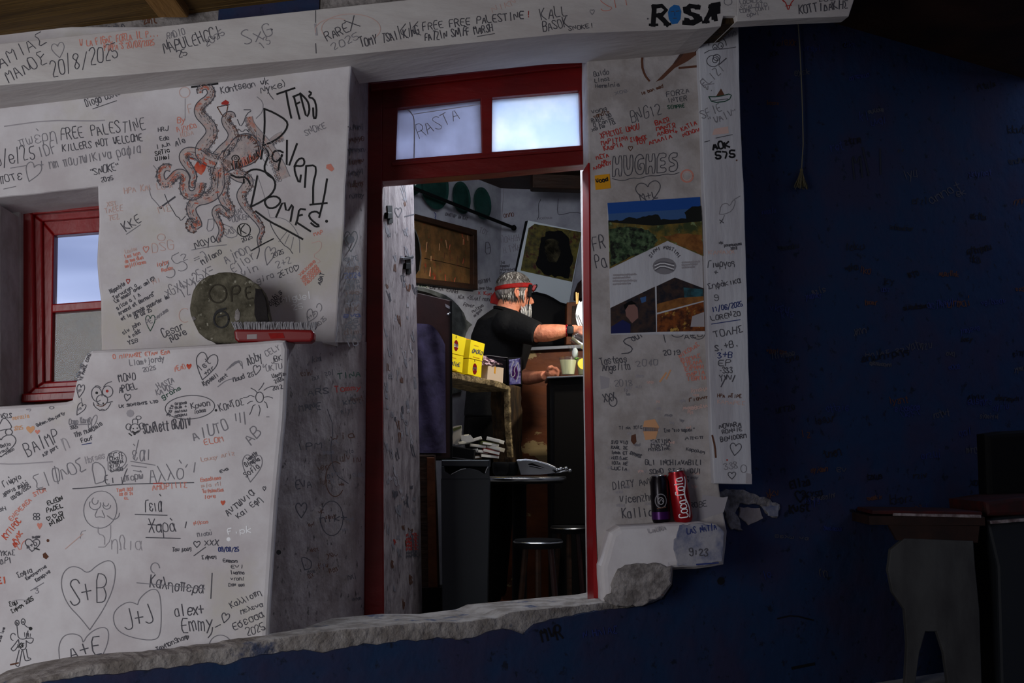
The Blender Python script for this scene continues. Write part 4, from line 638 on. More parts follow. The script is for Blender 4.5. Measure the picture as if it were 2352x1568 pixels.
T('FR', 1364, 574, 1394, 568, 30, 'ink_dark', 2.6); T('Pa', 1370, 616, 1398, 612, 32, 'ink_dark', 2.6)
L([(1460, 774), (1438, 776), (1430, 786), (1454, 798), (1448, 810), (1428, 812)], 'ink_dark', 3); T('aul', 1454, 784, 1480, 772, 14, 'ink_dark', 2.6)
L([(1524, 768), (1528, 786)], 'ink_dark', 2.4); q.circ(1556, 766, 14, 8, 'ink_dark', 2.2, 0, 180); T('AEO', 1572, 778, 1618, 772, 12, 'ink_dark', 2.2); q.circ(1604, 768, 14, 11, 'ink_dark', 2); q.dot(1604, 766, 2)
T('Tasteas', 1380, 838, 1442, 830, 16, 'ink_dark', 2.2); T('Angelita', 1384, 852, 1450, 848, 17, 'ink_dark', 2.2); T('2040', 1462, 842, 1514, 838, 14, 'ink_grey', 2.2); T('2018', 1412, 888, 1456, 886, 14, 'ink_grey', 2.2); T('2019', 1524, 816, 1566, 814, 11, 'ink_dark', 2.4)
for k, s_ in enumerate(('ΝΙΚΟΛΑΣ', 'ΘΩΜΑΣ', 'ΣΤΕΛΛΑ', 'ΕΙΡΗΝΗ', 'ΜΑΡΙΑ', 'ΓΕΩΡΓΙΑ')): T(s_, 1562 + k * 4, 822 + k * 10.4, 1608 + k * 3, 806 + k * 13 - (k == 0) * 14, 9, 'ink_orange', 2.4)
for k, s_ in enumerate(('ίσταλμα', 'Γιαννη', 'ραθαζων')): T(s_, 1586 - k * 2, 902 + k * 20, 1630, 894 + k * 20, 8, 'ink_pale' if k != 1 else 'ink_brown', 2.2)
q.poly([(1378, 862), (1400, 868), (1398, 890), (1380, 894)], 'ink_faint'); T('XXX', 1388, 924, 1418, 916, 18, 'ink_dark', 3); q.circ(1408, 922, 9, 11, 'ink_dark', 2.4); L([(1516, 876), (1530, 856)], 'ink_amber', 5); L([(1530, 870), (1540, 850)], 'ink_amber', 4)
q.poly([(1480, 966), (1504, 962), (1514, 980), (1506, 1008), (1482, 1010), (1476, 984)], 'ink_amber'); q.poly([(1476, 980), (1514, 982), (1516, 990), (1474, 990)], 'ink_faint'); q.poly([(1450, 1000), (1460, 996), (1462, 1014), (1456, 1022), (1449, 1012)], 'ink_brown')
T('ΤΙ ΝΑ ΤΟΙΣ', 1422, 986, 1476, 984, 7, 'ink_dark', 2); T('Στο "πιο παρισι"', 1526, 992, 1596, 990, 8, 'ink_dark', 2.1); T('Απεπ', 1574, 1010, 1618, 1006, 8, 'ink_dark', 2.1)
for k, s_ in enumerate(('KATINA', 'MANO', 'MYRSINE')): T(s_, 1496 - (k == 2) * 6, 1018 + k * 9, 1542, 1014 + k * 9, 8, 'ink_dark', 2.2)
for k in range(6): T(('SIO VIO', 'KARL ZE', 'INNA ET', 'AUT LAK', 'IOTA HE', 'LUCIA')[k], 1404, 1018 + k * 12, 1442, 1020 + k * 12, 7, 'ink_dark', 2.4)
T('SIPHNOS', 1446, 1042, 1472, 1052, 7, 'ink_dark', 2.2); T('Καρολος', 1576, 1034, 1620, 1042, 7, 'ink_dark', 2.1)
T('GLI INCHIAVABILI', 1482, 1067, 1614, 1067, 11, 'ink_dark', 2.4); T('SONO STATI QUI', 1492, 1088, 1612, 1086, 11, 'ink_dark', 2.4); T('2025', 1548, 1108, 1584, 1106, 13, 'ink_dark', 2.4)
T('DIRTY ANY', 1408, 1124, 1500, 1112, 16, 'ink_dark', 2.4); T('Vicenzha', 1424, 1156, 1504, 1148, 18, 'ink_dark', 2.6); T('Kallio', 1430, 1190, 1502, 1184, 20, 'ink_dark', 2.8); T('ROBE', 1586, 1166, 1626, 1162, 12, 'ink_dark', 2.4)
q.poly([(1614, 1136), (1660, 1142), (1672, 1140), (1662, 1176), (1600, 1196), (1604, 1170)], 'ink_faint')
for k in range(40):
    x, y = q.r.uniform(1380, 1600), q.r.uniform(860, 1190); q.scrawl(x, y, x + q.r.uniform(8, 20), y, 5, q.r.choice(['ink_faint', 'ink_faint', 'ink_grey', 'ink_pale']), 1.8)
q2 = Pen(m, RW, .0795, 44)
q2.T('LAURA', 1490, 1224, 1530, 1216, 10, 'ink_faint', 2); q2.T('LAS NATIA', 1578, 1226, 1648, 1216, 14, 'ink_blue', 2.4); q2.T('9:23', 1584, 1276, 1628, 1276, 16, 'ink_dark', 3); q2.line([(1600, 1296), (1650, 1292)], 'ink_blue', 4)
for k in range(16): q2.scrawl(1424 + k % 4 * 26, 1326 + k // 4 * 14, 1448 + k % 4 * 26, 1324 + k // 4 * 14, 8, q2.r.choice(['ink_dark', 'ink_grey', 'ink_brown']), 2)
struct(m.build('wall_front_right'))
# ---- painted post board
m = MB()
m.prism(RW, rough([(1603, 60), (1612, 300), (1620, 520), (1627, 820), (1634, 1000), (1640, 1110), (1728, 1112), (1724, 1000), (1718, 760), (1710, 460), (1702, 300), (1696, 44)], .6, 40, 4), .03, -.02, 'board_white', .003)
w = Pen(m, RW, .03, 51); T = w.T; L = w.line
T('EΦANITTOI', 1612, 80, 1662, 66, 8, 'ink_grey', 1.8); T('ΚΟΥΚΟΣ', 1614, 92, 1670, 84, 8, 'ink_grey', 1.8); T('170', 1672, 86, 1694, 80, 8, 'ink_grey', 1.8)
w.circ(1648, 104, 20, 20, 'ink_dark', 2.2, 180, 360); L([(1618, 122), (1632, 114), (1668, 112), (1690, 108)], 'ink_dark', 2); w.circ(1642, 108, 5, 6, 'ink_dark', 2); w.circ(1655, 105, 6, 7, 'ink_dark', 2); w.dot(1642, 110, 2); w.dot(1657, 106, 2)
w.circ(1638, 140, 15, 13, 'ink_dark', 2); w.circ(1646, 132, 8, 7, 'ink_dark', 2); w.circ(1642, 138, 6, 6, 'ink_dark', 2); L([(1652, 148), (1668, 134)], 'ink_dark', 3)
T('FLIZI', 1618, 202, 1668, 158, 20, 'ink_grey', 2.4); L([(1614, 196), (1640, 192)], 'ink_grey', 2); T('V.', 1622, 210, 1640, 208, 12, 'ink_grey', 2)
L([(1628, 222), (1636, 236), (1674, 232), (1682, 214), (1650, 222), (1628, 222)], 'ink_green', 2.8); w.poly([(1644, 222), (1656, 203), (1664, 218)], 'ink_brown'); L([(1636, 231), (1672, 227)], 'ink_dark', 2)
T('SFIE', 1614, 272, 1662, 252, 20, 'ink_grey', 2.4); T('"WAIV"', 1632, 288, 1698, 262, 16, 'ink_grey', 2.6); w.poly([(1640, 296), (1672, 290), (1674, 306), (1636, 310)], 'ink_pale'); L([(1644, 317), (1682, 309)], 'ink_dark', 2)
T('AOK', 1638, 344, 1680, 338, 15, 'ink_black', 5); T('575', 1644, 364, 1692, 360, 15, 'ink_black', 5); L([(1618, 326), (1630, 323)], 'ink_dark', 2); w.dot(1692, 368, 2, 'ink_brown')
L([(1652, 492), (1656, 470), (1670, 466), (1676, 474), (1684, 458), (1690, 462), (1682, 484), (1664, 492), (1654, 492)], 'ink_grey', 2); L([(1686, 458), (1700, 450)], 'ink_grey', 2); L([(1664, 494), (1658, 508)], 'ink_grey', 2); T('X', 1654, 512, 1664, 510, 8, 'ink_dark', 2.2)
T('*', 1652, 562, 1664, 560, 10, 'ink_dark', 2.4); T('pouyououou', 1664, 566, 1704, 562, 6, 'ink_dark', 2.2); T('2018', 1678, 574, 1694, 572, 6, 'ink_dark', 2); T('KANAXX', 1628, 584, 1690, 582, 9, 'ink_pale', 2)
T('Γιωργος', 1626, 614, 1690, 610, 15, 'ink_dark', 2.3); T('+', 1640, 630, 1652, 630, 10, 'ink_dark', 2.4); T('Σηφάκικα', 1628, 664, 1704, 648, 13, 'ink_dark', 2.2); T('9', 1642, 690, 1654, 690, 12, 'ink_dark', 2.2)
T('11/06/2025', 1636, 716, 1708, 702, 11, 'ink_blue', 2.4); T('LORENZO', 1634, 736, 1704, 724, 11, 'ink_dark', 2.4); L([(1634, 744), (1700, 734)], 'ink_blue', 2.2); T('ΤΟΛΗΣ', 1642, 776, 1710, 760, 15, 'ink_dark', 2.8); T('S.+B.', 1642, 806, 1700, 794, 14, 'ink_dark', 2.6)
for k, s_ in enumerate(('3+B', 'EP', '-333', 'YVV')): T(s_, 1648 + k * 2, 822 + k * 18, 1684, 820 + k * 18, 13, 'ink_dark' if k else 'ink_blue', 2.4)
L([(1656, 888), (1670, 860)], 'ink_dark', 3); L([(1682, 876), (1688, 862)], 'ink_dark', 3); T('ΗΡΑ ΝΤΙΡΕ', 1648, 912, 1704, 914, 8, 'ink_brown', 2); T('ΚΑΜΑΡΕΣ', 1648, 926, 1712, 930, 8, 'ink_pale', 2)
T('NOVARA', 1652, 984, 1704, 978, 10, 'ink_dark', 2.6); T('RONNIE', 1660, 996, 1706, 988, 9, 'ink_dark', 2.3); T('BENIDORM', 1656, 1014, 1716, 1004, 10, 'ink_dark', 2.6); w.heart(1689, 1032, 26, 28, 'ink_dark', 2.2, 8); T('338', 1664, 1078, 1698, 1074, 15, 'ink_grey', 2.2); w.circ(1708, 1076, 7, 9, 'ink_grey', 2); w.heart(1681, 1092, 18, 16, 'ink_dark', 2.2); w.dot(1670, 1056, 2, 'ink_red')
L([(1636, 1000), (1642, 1024), (1644, 1050)], 'ink_brown', 5); w.poly([(1714, 1086), (1727, 1088), (1727, 1111), (1713, 1110)], 'ink_faint')
struct(m.build('trim_2'))
# ---- blue wall with the low threshold in front of the door
m = MB()
B_OUT = [(-40, 1720), (60, 1600), (100, 1568), (150, 1560), (200, 1552), (262, 1550), (330, 1540), (400, 1534), (480, 1522), (520, 1528), (560, 1512), (640, 1500), (700, 1492), (745, 1500), (800, 1488), (838, 1478), (870, 1482), (925, 1470), (960, 1474), (1010, 1464), (1050, 1470), (1100, 1462), (1135, 1448), (1160, 1444), (1190, 1452), (1205, 1458), (1230, 1434), (1270, 1422), (1330, 1410), (1370, 1402), (1430, 1397), (1480, 1393), (1526, 1376), (1546, 1344), (1547, 1306), (1560, 1302), (1560, -420), (3400, -420), (3400, 2600), (-40, 2600)]
m.prism(BLUE, rough(B_OUT, 2.2, 12, 6), 0, -.03, 'blue_paint')
m.prism(BLUE, [(1560, 1302), (1560, -420), (3400, -420), (3400, 2600), (1560, 2600)], -.03, -.14, 'blue_paint')
W_TOP = [(-60, 1640), (60, 1574), (120, 1552), (200, 1530), (300, 1512), (400, 1500), (500, 1488), (620, 1468), (700, 1456), (780, 1446), (850, 1440), (970, 1428), (1060, 1428), (1150, 1416), (1176, 1404), (1240, 1398), (1300, 1392), (1376, 1384), (1440, 1378), (1500, 1364), (1530, 1350), (1556, 1310)]
m.prism(BLUE, rough(W_TOP + [(1556, 2600), (-60, 2600)], 1.5, 12, 3), -.012, -.09, 'rim_plaster', .006)
m.prism(BLUE, [(a_, b_ + 6) for a_, b_ in W_TOP] + [(1556, 2600), (-60, 2600)], -.09, -.34, 'rim_plaster')
# flakes of plaster where the blue has come off
m.prism(BLUE, rough([(1640, 1134), (1668, 1122), (1700, 1124), (1740, 1136), (1792, 1158), (1786, 1190), (1760, 1178), (1748, 1160), (1700, 1156), (1690, 1178), (1708, 1218), (1682, 1216), (1672, 1196), (1660, 1160)], 2.5, 8, 5), .006, -.01, 'plaster_peeled', .003)
m.prism(BLUE, rough([(1700, 1164), (1746, 1166), (1754, 1190), (1720, 1206), (1698, 1186)], 2, 8, 6), .004, -.01, 'plaster_side', .002)
m.prism(BLUE, rough([(1752, 1162), (1790, 1160), (1788, 1186), (1768, 1184)], 2, 8, 6), .008, -.01, 'blue_light', .002)
z = Pen(m, BLUE, .001, 61); T = z.T
T('MVR', 1246, 1474, 1298, 1464, 30, 'ink_black', 5); T('Ν.ΗΛΙΑΣ', 1340, 1464, 1420, 1452, 16, 'ink_blue', 3)
T('Eliza', 1816, 1122, 1862, 1112, 18, 'ink_black', 4); z.heart(1838, 1140, 24, 26, 'ink_black', 3.5); T('Kwst', 1814, 1178, 1862, 1172, 20, 'ink_black', 4)
z.dot(1656, 1334, 9, 'ink_black'); z.line([(1786, 1420), (1822, 1412), (1868, 1424)], 'ink_black', 4); z.line([(1820, 1534), (1870, 1524)], 'ink_black', 8)
T('MII', 1962, 410, 2040, 400, 60, 'ink_black', 4); T('"', 2060, 370, 2086, 366, 30, 'ink_black', 4)
T('Δημητρης', 1980, 830, 2092, 812, 14, 'ink_black', 3.4); T('ΗΛΙΑΣ 27', 1988, 818, 2080, 806, 8, 'ink_dark', 2); T('Θελω να', 1780, 1234, 1860, 1240, 8, 'ink_dark', 2); T('anna+', 2140, 470, 2210, 430, 22, 'ink_dark', 2.6)
for k in range(110):
    x, y = z.r.uniform(1740, 2340), z.r.uniform(60, 1400); a = z.r.uniform(-.25, .1); l = z.r.uniform(20, 60); z.scrawl(x, y, x + l, y + a * l, z.r.uniform(7, 16), z.r.choice(['ink_blue', 'ink_dark', 'ink_black', 'ink_brown', 'stone_dark']), 2.2)
struct(m.build('wall_front_low'))
# ---- kitchen shell
m = MB()
m.prism(IL, [(600, 150), (1160, 300), (1158, 425), (1143, 740), (1150, 1500), (600, 1900)], 0, -.1, 'kitchen_wall', .004)
k_ = Pen(m, IL, 0, 71); T = k_.T
T('ΣΑΜΟΤΩΡ ΩΑ ΚΑΤ', 1022, 494, 1074, 506, 7, 'ink_dark', 1.8); k_.line([(998, 488), (1002, 494), (998, 502), (1006, 506)], 'ink_blue', 2); k_.line([(1116, 556), (1124, 556), (1128, 582), (1114, 584), (1116, 556)], 'ink_dark', 2); k_.line([(1118, 570), (1126, 568)], 'ink_dark', 1.6); T('ΤΟΥ', 1100, 534, 1120, 540, 12, 'ink_grey', 1.8)
k_.prism = None
m.prism(IL, [(962, 650), (986, 654), (985, 662), (961, 657)], .002, -.001, 'paper'); k2 = Pen(m, IL, .003, 5); k2.T('ΑΠΑΝΕΥ', 963, 657, 986, 661, 6, 'ink_green', 1.6)
T('ΣΑΡΑΛ ΕΛΛΗ', 986, 662, 1052, 674, 8, 'ink_dark', 2); T('ADA +2EΛΛ! nono', 1052, 686, 1130, 692, 9, 'ink_dark', 1.8); T('Fever', 1064, 702, 1090, 706, 8, 'ink_dark', 1.9); T('nuixxa', 1086, 718, 1112, 702, 7, 'ink_dark', 2); T('os gonio', 1090, 728, 1108, 712, 6, 'ink_dark', 1.8); T('EΠΙΤΗΡΙ', 1100, 652, 1128, 646, 8, 'ink_dark', 2); T('Love the', 1096, 664, 1130, 666, 7, 'ink_dark', 2); T('X Κωσ', 1098, 676, 1132, 678, 7, 'ink_red', 1.8)
k_.line([(1143, 740), (1110, 742), (1088, 752)], 'ink_faint', 2)
# grey arched surround with a dark niche
arc = [(956, 658), (976, 661), (1000, 668), (1024, 677), (1040, 688), (1054, 702), (1066, 718), (1072, 734), (1086, 746), (1078, 752), (1072, 764), (1064, 790), (1060, 900), (900, 940), (900, 640)]
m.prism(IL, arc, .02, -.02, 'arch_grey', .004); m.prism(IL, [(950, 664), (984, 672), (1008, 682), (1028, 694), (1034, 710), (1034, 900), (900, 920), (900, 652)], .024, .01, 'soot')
struct(m.build('wall_kitchen_left'))
m = MB()
m.prism(IB, [(1090, 150), (2300, 150), (2300, 1400), (1090, 1400)], 0, -.1, 'kitchen_wall')
k_ = Pen(m, IB, 0, 72); T = k_.T; L = k_.line
T('ΠΟΝΗΣΗ', 1152, 558, 1196, 552, 15, 'ink_grey', 1.9); T('H TYXH', 1158, 582, 1196, 574, 14, 'ink_grey', 1.9); T('anno', 1158, 500, 1182, 496, 12, 'ink_brown', 1.8)
for k in range(6): k_.scrawl(1144, 606 + k * 8, 1150 + k % 3 * 12 + 10, 605 + k * 8, 5, 'ink_dark', 1.9)
L([(1242, 458), (1236, 470), (1238, 496), (1234, 504)], 'ink_dark', 1.8); L([(1282, 456), (1280, 490), (1286, 494), (1318, 486), (1352, 494)], 'ink_dark', 1.8); L([(1158, 425), (1154, 480), (1150, 540)], 'ink_grey', 1.8); T('xxoxo', 1238, 504, 1270, 502, 6, 'ink_grey', 1.6)
struct(m.build('wall_kitchen_back'))
m = MB(); m.box((.3, 5.0, 2.32), (3.6, 3.1, .12), 'dark_wood'); struct(m.build('ceiling_kitchen'))
m = MB(); m.box((.55, 6.08, 2.235), (.9, .1, .1), 'dark_wood', .12, .01); struct(m.build('trim_3'))
m = MB(); m.box((1.0, 5.25, 1.1), (.1, 2.6, 2.5), 'kitchen_wall'); struct(m.build('wall_kitchen_right'))
m = MB(); m.box((-1.05, 4.28, 1.1), (.1, 1.7, 2.5), 'kitchen_wall'); struct(m.build('wall_kitchen_side'))
# ---- wall body around the doorway (lintel and right jamb behind the frame)
m = MB()
m.prism(DO, [(835, 60), (1500, 0), (1500, 150), (835, 190)], -.1, -.5, 'plaster_old')
m.prism(DO, [(1372, 60), (1640, 20), (1640, 1700), (1398, 1700)], -.02, -.4, 'plaster_old')
m.prism(DO, [(560, 60), (846, 60), (836, 1700), (560, 1700)], -.07, -.3, 'plaster_old')
struct(m.build('wall_door_jamb'))
# ================================================================== DOOR AND WINDOW
def structroot(name, base, label=None):
    o = bpy.data.objects.new(name, None); COL.objects.link(o); o.location = base; BASE[o.name] = Vector(base); o['kind'] = 'structure'; return o
d1 = structroot('door_1', DO.at(1120, 1430))
m = MB(); m.prism(DO, [(845, 176), (878, 172), (879, 1000), (882, 1442), (836, 1446), (841, 800)], 0, -.09, 'red_door', .004); m.build('left_stile', d1)
m = MB(); m.prism(RW, [(1354, 374), (1355, 420), (1357, 700), (1363, 1000), (1368, 1200), (1376, 1386), (1364, 1388), (1361, 1150), (1357, 900), (1354, 700), (1352, 420), (1351, 374)], .003, -.11, 'red_paint'); m.build('right_stile', d1)
m = MB(); m.prism(DO, [(845, 176), (1346, 124), (1352, 205), (1334, 207), (1104, 226), (914, 248), (878, 252)], -.004, -.08, 'red_door', .003)
m.prism(DO, [(850, 190), (1348, 136), (1349, 150), (852, 208)], .012, -.01, 'red_door', .004); m.prism(DO, [(840, 120), (1352, 66), (1352, 134), (845, 184)], -.002, -.08, 'red_door'); m.build('top_rail', d1)
m = MB(); m.prism(DO, [(876, 374), (909, 366), (1107, 350), (1335, 333), (1353, 331), (1353, 376), (1130, 397), (876, 416)], -.004, -.08, 'red_door', .004); m.prism(DO, [(900, 372), (1342, 338), (1342, 344), (900, 380)], .006, -.01, 'red_door', .002); m.build('transom_rail', d1)
m = MB(); m.prism(DO, [(1104, 222), (1131, 219), (1130, 352), (1107, 354)], -.004, -.07, 'red_door', .003); m.prism(DO, [(878, 246), (914, 242), (909, 372), (876, 378)], -.004, -.07, 'red_door', .003); m.prism(DO, [(1331, 200), (1352, 198), (1353, 336), (1335, 338)], -.004, -.07, 'red_door', .003); m.build('mullion', d1)
m = MB(); m.prism(DO, rough([(912, 246), (1106, 224), (1109, 352), (907, 368)], .4, 20), -.03, -.036, 'pane_grey')
pp = Pen(m, DO, -.03, 13); pp.T('RASTA', 964, 318, 1060, 268, 30, 'ink_grey', 2); pp.line([(930, 247), (948, 262), (952, 280), (951, 362)], 'ink_faint', 3); pp.line([(950, 262), (1100, 240)], 'ink_faint', 2); m.build('pane', d1)
m = MB(); m.prism(DO, rough([(1129, 222), (1333, 205), (1337, 335), (1128, 349)], .4, 20), -.03, -.036, 'pane_bright'); m.build('pane', d1)
# latch hook on the top left corner of the frame
m = MB(); p0 = DO.at(862, 158, .01); m.tube([p0, p0 + Vector((.006, -.03, -.006)), p0 + Vector((.012, -.034, -.03))], .004, 'dull_steel', 8); m.build('hook', d1)
# open leaf
d2 = structroot('door_2', LEAF.at(925, 1430))
m = MB(); m.prism(LEAF, rough([(876, 417), (949, 411), (953, 560), (958, 760), (963, 1000), (967, 1250), (970, 1428), (882, 1442), (881, 1000), (879, 700)], .5, 40, 2), 0, -.04, 'leaf_paint')
lf = Pen(m, LEAF, 0, 81)
for k in range(90):
    x, y = lf.r.uniform(886, 952), lf.r.uniform(440, 1410); lf.scrawl(x, y, x + lf.r.uniform(4, 9), y - 1, lf.r.uniform(5, 26), lf.r.choice(['ink_brown', 'ink_dark', 'ink_grey', 'ink_grey', 'ink_red' if y > 1180 else 'ink_faint']), 2)
for k in range(7): lf.T('NAPOLI'[:5], 934, 1232 + k * 8, 962, 1229 + k * 8, 6, 'ink_red' if k < 5 else 'ink_dark', 2)
lf.heart(915, 488, 16, 22, 'ink_dark', 1.8); lf.line([(930, 497), (951, 492)], 'ink_dark', 3)
m.build('panel', d2)
for (x, y) in ((895, 490), (937, 606)):
    m = MB(); m.prism(LEAF, [(x - 5, y - 18), (x + 6, y - 18), (x + 8, y + 22), (x - 2, y + 24)], .004, 0, 'black'); m.prism(LEAF, [(x - 3, y - 2), (x + 5, y - 2), (x + 7, y + 12), (x - 4, y + 12)], .012, 0, 'black', .002)
    m.build('keyhole_plate', d2)
m = MB(); m.prism(LEAF, [(926, 592), (950, 588), (950, 593), (926, 597)], .012, 0, 'dull_steel'); m.build('bolt', d2)
# window
w1 = structroot('window_1', WIN.at(150, 925))
m = MB()
def frame(mb, pl, o, i, off, dep, mt, bev=.004):
    for a, b in ((0, 1), (1, 2), (2, 3), (3, 0)): mb.prism(pl, [o[a], o[b], i[b], i[a]], off, off - dep, mt, bev)
frame(m, WIN, [(44, 462), (420, 432), (420, 905), (48, 922)], [(74, 492), (392, 466), (392, 872), (80, 890)], 0, .1, 'red_paint')
frame(m, WIN, [(72, 490), (396, 464), (396, 876), (78, 893)], [(96, 508), (378, 486), (378, 862), (100, 878)], -.02, .05, 'red_paint'); m.build('window_frame', w1)
m = MB(); frame(m, WIN, [(96, 508), (380, 486), (380, 866), (98, 880)], [(124, 540), (356, 522), (356, 864), (118, 876)], -.035, .04, 'red_paint')
m.prism(WIN, [(118, 698), (360, 680), (360, 700), (118, 718)], -.033, -.075, 'red_paint', .004); m.build('sash', w1)
m = MB(); m.prism(WIN, [(122, 538), (358, 520), (358, 866), (116, 878)], -.05, -.054, 'window_glass'); m.build('pane', w1)
m = MB(); m.prism(WIN, [(50, 904), (420, 884), (420, 906), (48, 924)], .03, -.02, 'red_paint', .004); m.build('window_sill', w1)
# rough brown wall just outside the window
m = MB(); m.prism(Plane(3.75, .1), [(-500, 712), (420, 698), (430, 690), (430, 1500), (-500, 1500)], 0, -.2, 'brown_stone'); struct(m.build('wall_outside'))
# ================================================================== THINGS IN THE NEAR ROOM
# ---- round stone with painted letters, leaning on the panel, standing on the ledge
ST = Plane(2.99, .1)
base = ST.at(530, 786)
t = thing('painted_stone', 'round flat grey stone with painted letters OPEN leaning on the wall ledge', 'stone', base)
m = MB()
P_ = [(438, 688), (444, 664), (458, 645), (478, 632), (502, 625), (528, 624), (552, 629), (574, 640), (592, 652), (606, 668), (613, 690), (617, 715), (622, 745), (620, 770), (600, 782), (570, 787), (520, 789), (490, 786), (470, 776), (456, 764), (448, 748), (440, 730), (435, 708)]
m.prism(ST, rough(P_, 1.2, 10, 4), .0, -.05, 'stone_grey', .008, 3)
m.prism(ST, rough([(586, 662), (600, 664), (609, 684), (614, 715), (619, 742), (590, 746), (584, 722)], 1.5, 10, 5), .002, -.004, 'stone_dark', .001)
m.prism(ST, rough([(540, 714), (546, 708), (552, 718), (550, 734), (542, 738), (538, 728)], 1, 6, 5), .002, 0, 'plaster_peeled', .001); m.prism(ST, rough([(440, 728), (446, 726), (450, 732), (444, 737)], 1, 6, 5), .002, 0, 'plaster_peeled'); m.build('slab', t)
m = MB(); s_ = Pen(m, ST, .0015, 7); s_.ws = 1
s_.circ(500, 674, 20, 21, 'stone_line', 3.4); s_.line([(532, 692), (530, 660), (546, 654), (552, 664), (546, 674), (532, 676)], 'stone_line', 3.6); s_.line([(574, 658), (562, 660), (566, 688), (580, 684)], 'stone_line', 3.2); s_.line([(564, 673), (574, 671)], 'stone_line', 3)
s_.circ(508, 733, 17, 19, 'ink_black', 3.8); s_.line([(493, 722), (500, 712), (518, 708)], 'ink_black', 3.8); s_.line([(500, 728), (522, 722)], 'ink_black', 2.6)
m.build('painted_letters', t)
# ---- red scrubbing brush lying bristles up on the ledge
BR = Plane(2.92, .1)
t = thing('scrubbing_brush', 'red scrubbing brush lying bristles up on the corner of the ledge', 'brush', BR.at(630, 786))
m = MB(); m.prism(BR, [(537, 760), (543, 755), (600, 756), (660, 755), (716, 757), (722, 764), (721, 778), (714, 784), (660, 785), (600, 786), (546, 785), (539, 778)], 0, -.055, 'brush_red', .007, 3); m.prism(BR, [(616, 765), (650, 764), (654, 776), (622, 778)], .001, -.002, 'cloth_red'); m.build('block', t)
m = MB(); r_ = random.Random(3)
for row in range(5):
    for i in range(46):
        x = 540 + i * 4.05 + r_.uniform(-1, 1); p = BR.at(x, 757, -.006 - row * .010); lean = (-.006 if i < 5 else .006 if i > 40 else 0) + r_.uniform(-.003, .003)
        for k in range(2): m.tube([p + Vector((k * .0015, 0, 0)), p + Vector((lean + r_.uniform(-.003, .003), r_.uniform(-.003, .003), .018 + r_.uniform(-.002, .003)))], .0009, 'bristle', 4)
m.build('bristles', t)
m = MB(); m.prism(BR, [(567, 768), (590, 767), (590, 778), (567, 779)], .0012, 0, 'label_grey'); m.build('label', t)
# ---- two drink cans on the pillar ledge
def can(px_b, py_b, off, rad, h, tilt, body, name_lab, group=None, art=None):
    b = RW.at(px_b, py_b, off); M = Matrix.Rotation(tilt, 3, 'Y')
    t = thing('drink_can', name_lab, 'can', b)
    m = MB(); m.lathe(b, [(rad * .78, 0), (rad * .86, .003), (rad, .012), (rad, h - .016), (rad * .82, h - .004), (rad * .82, h)], body, 28, M)
    if art: art(m, b, M, rad, h)
    m.build('can_body', t, 40)
    m = MB(); m.lathe(b, [(rad * .82, h), (rad * .84, h + .002), (rad * .78, h + .002), (rad * .76, h - .002), (0, h - .002)], 'steel', 28, M); m.build('can_lid', t, 40)
    m = MB(); m.ell(b + M @ Vector((0, -.004, h + .0005)), (.008, .012, .001), 'steel', seg=12, rings=6); m.build('pull_tab', t)
def on_can(m, b, M, rad, pts, ink, w=.003):
    """pts: (angle, height) pairs on the can wall, angle 0 facing the room"""
    q = [pts[0]]
    for a_, b_ in zip(pts, pts[1:]):
        k_ = max(1, int(abs(b_[0] - a_[0]) / .12)); q += [(a_[0] + (b_[0] - a_[0]) * j / k_, a_[1] + (b_[1] - a_[1]) * j / k_) for j in range(1, k_ + 1)]
    pts = q
    vs = []; n = len(pts)
    for i, (a, z) in enumerate(pts):
        a0, z0 = pts[max(0, i - 1)]; a1, z1 = pts[min(n - 1, i + 1)]; dx, dz = (a1 - a0) * rad, z1 - z0; L_ = math.hypot(dx, dz) or 1
        for s__ in (-1, 1):
            aa = a + s__ * (-dz / L_) * w / 2 / rad; zz = z + s__ * dx / L_ * w / 2; vs.append(b + M @ Vector((math.sin(aa) * (rad + .0006), -math.cos(aa) * (rad + .0006), zz)))
    m.add(vs, [(2 * i, 2 * i + 1, 2 * i + 3, 2 * i + 2) for i in range(n - 1)], ink)
def art_red(m, b, M, rad, h):
    word = 'Coca-Cola'; z = .016
    for c in word:
        for st in G.get(c, G['o']).split():
            P = [(-.75 + (int(st[k + 1]) - 2) / 6 * .95, z + int(st[k]) / 4 * .0105) for k in range(0, len(st), 2)]
            P2 = [((a) * 1.0, zz) for a, zz in P]; on_can(m, b, M, rad, [(-a - .35, zz) for a, zz in P2], 'ink_white', .0032)
        z += .0132
    on_can(m, b, M, rad, [(.55 + .18 * math.sin(i * .6), .014 + i * .0085) for i in range(15)], 'ink_white', .004)
def art_black(m, b, M, rad, h):
    on_can(m, b, M, rad, [(-.05 + .62 * math.cos(i * .3307), .066 + .020 * math.sin(i * .3307)) for i in range(20)], 'ink_grey', .0028)
    on_can(m, b, M, rad, [(-.05 + .3 * math.cos(i * .3307), .066 + .010 * math.sin(i * .3307)) for i in range(20)], 'ink_faint', .0022)
    on_can(m, b, M, rad, [(-.3, .060), (0, .072), (.2, .062)], 'ink_grey', .003)
    m.lathe(b, [(rad * 1.006, .012), (rad * 1.006, .034)], 'can_purple', 28, M); on_can(m, b, M, rad, [(-.5, .044), (.5, .048)], 'ink_brown', .003)
can(1519, 1201, .03, .0275, .138, -.04, 'can_black', 'slim black and purple drink can standing left of the red can', art=art_black)
can(1571, 1199, .035, .0285, .150, -.14, 'can_red', 'red cola can with white script leaning against the black can', art=art_red)
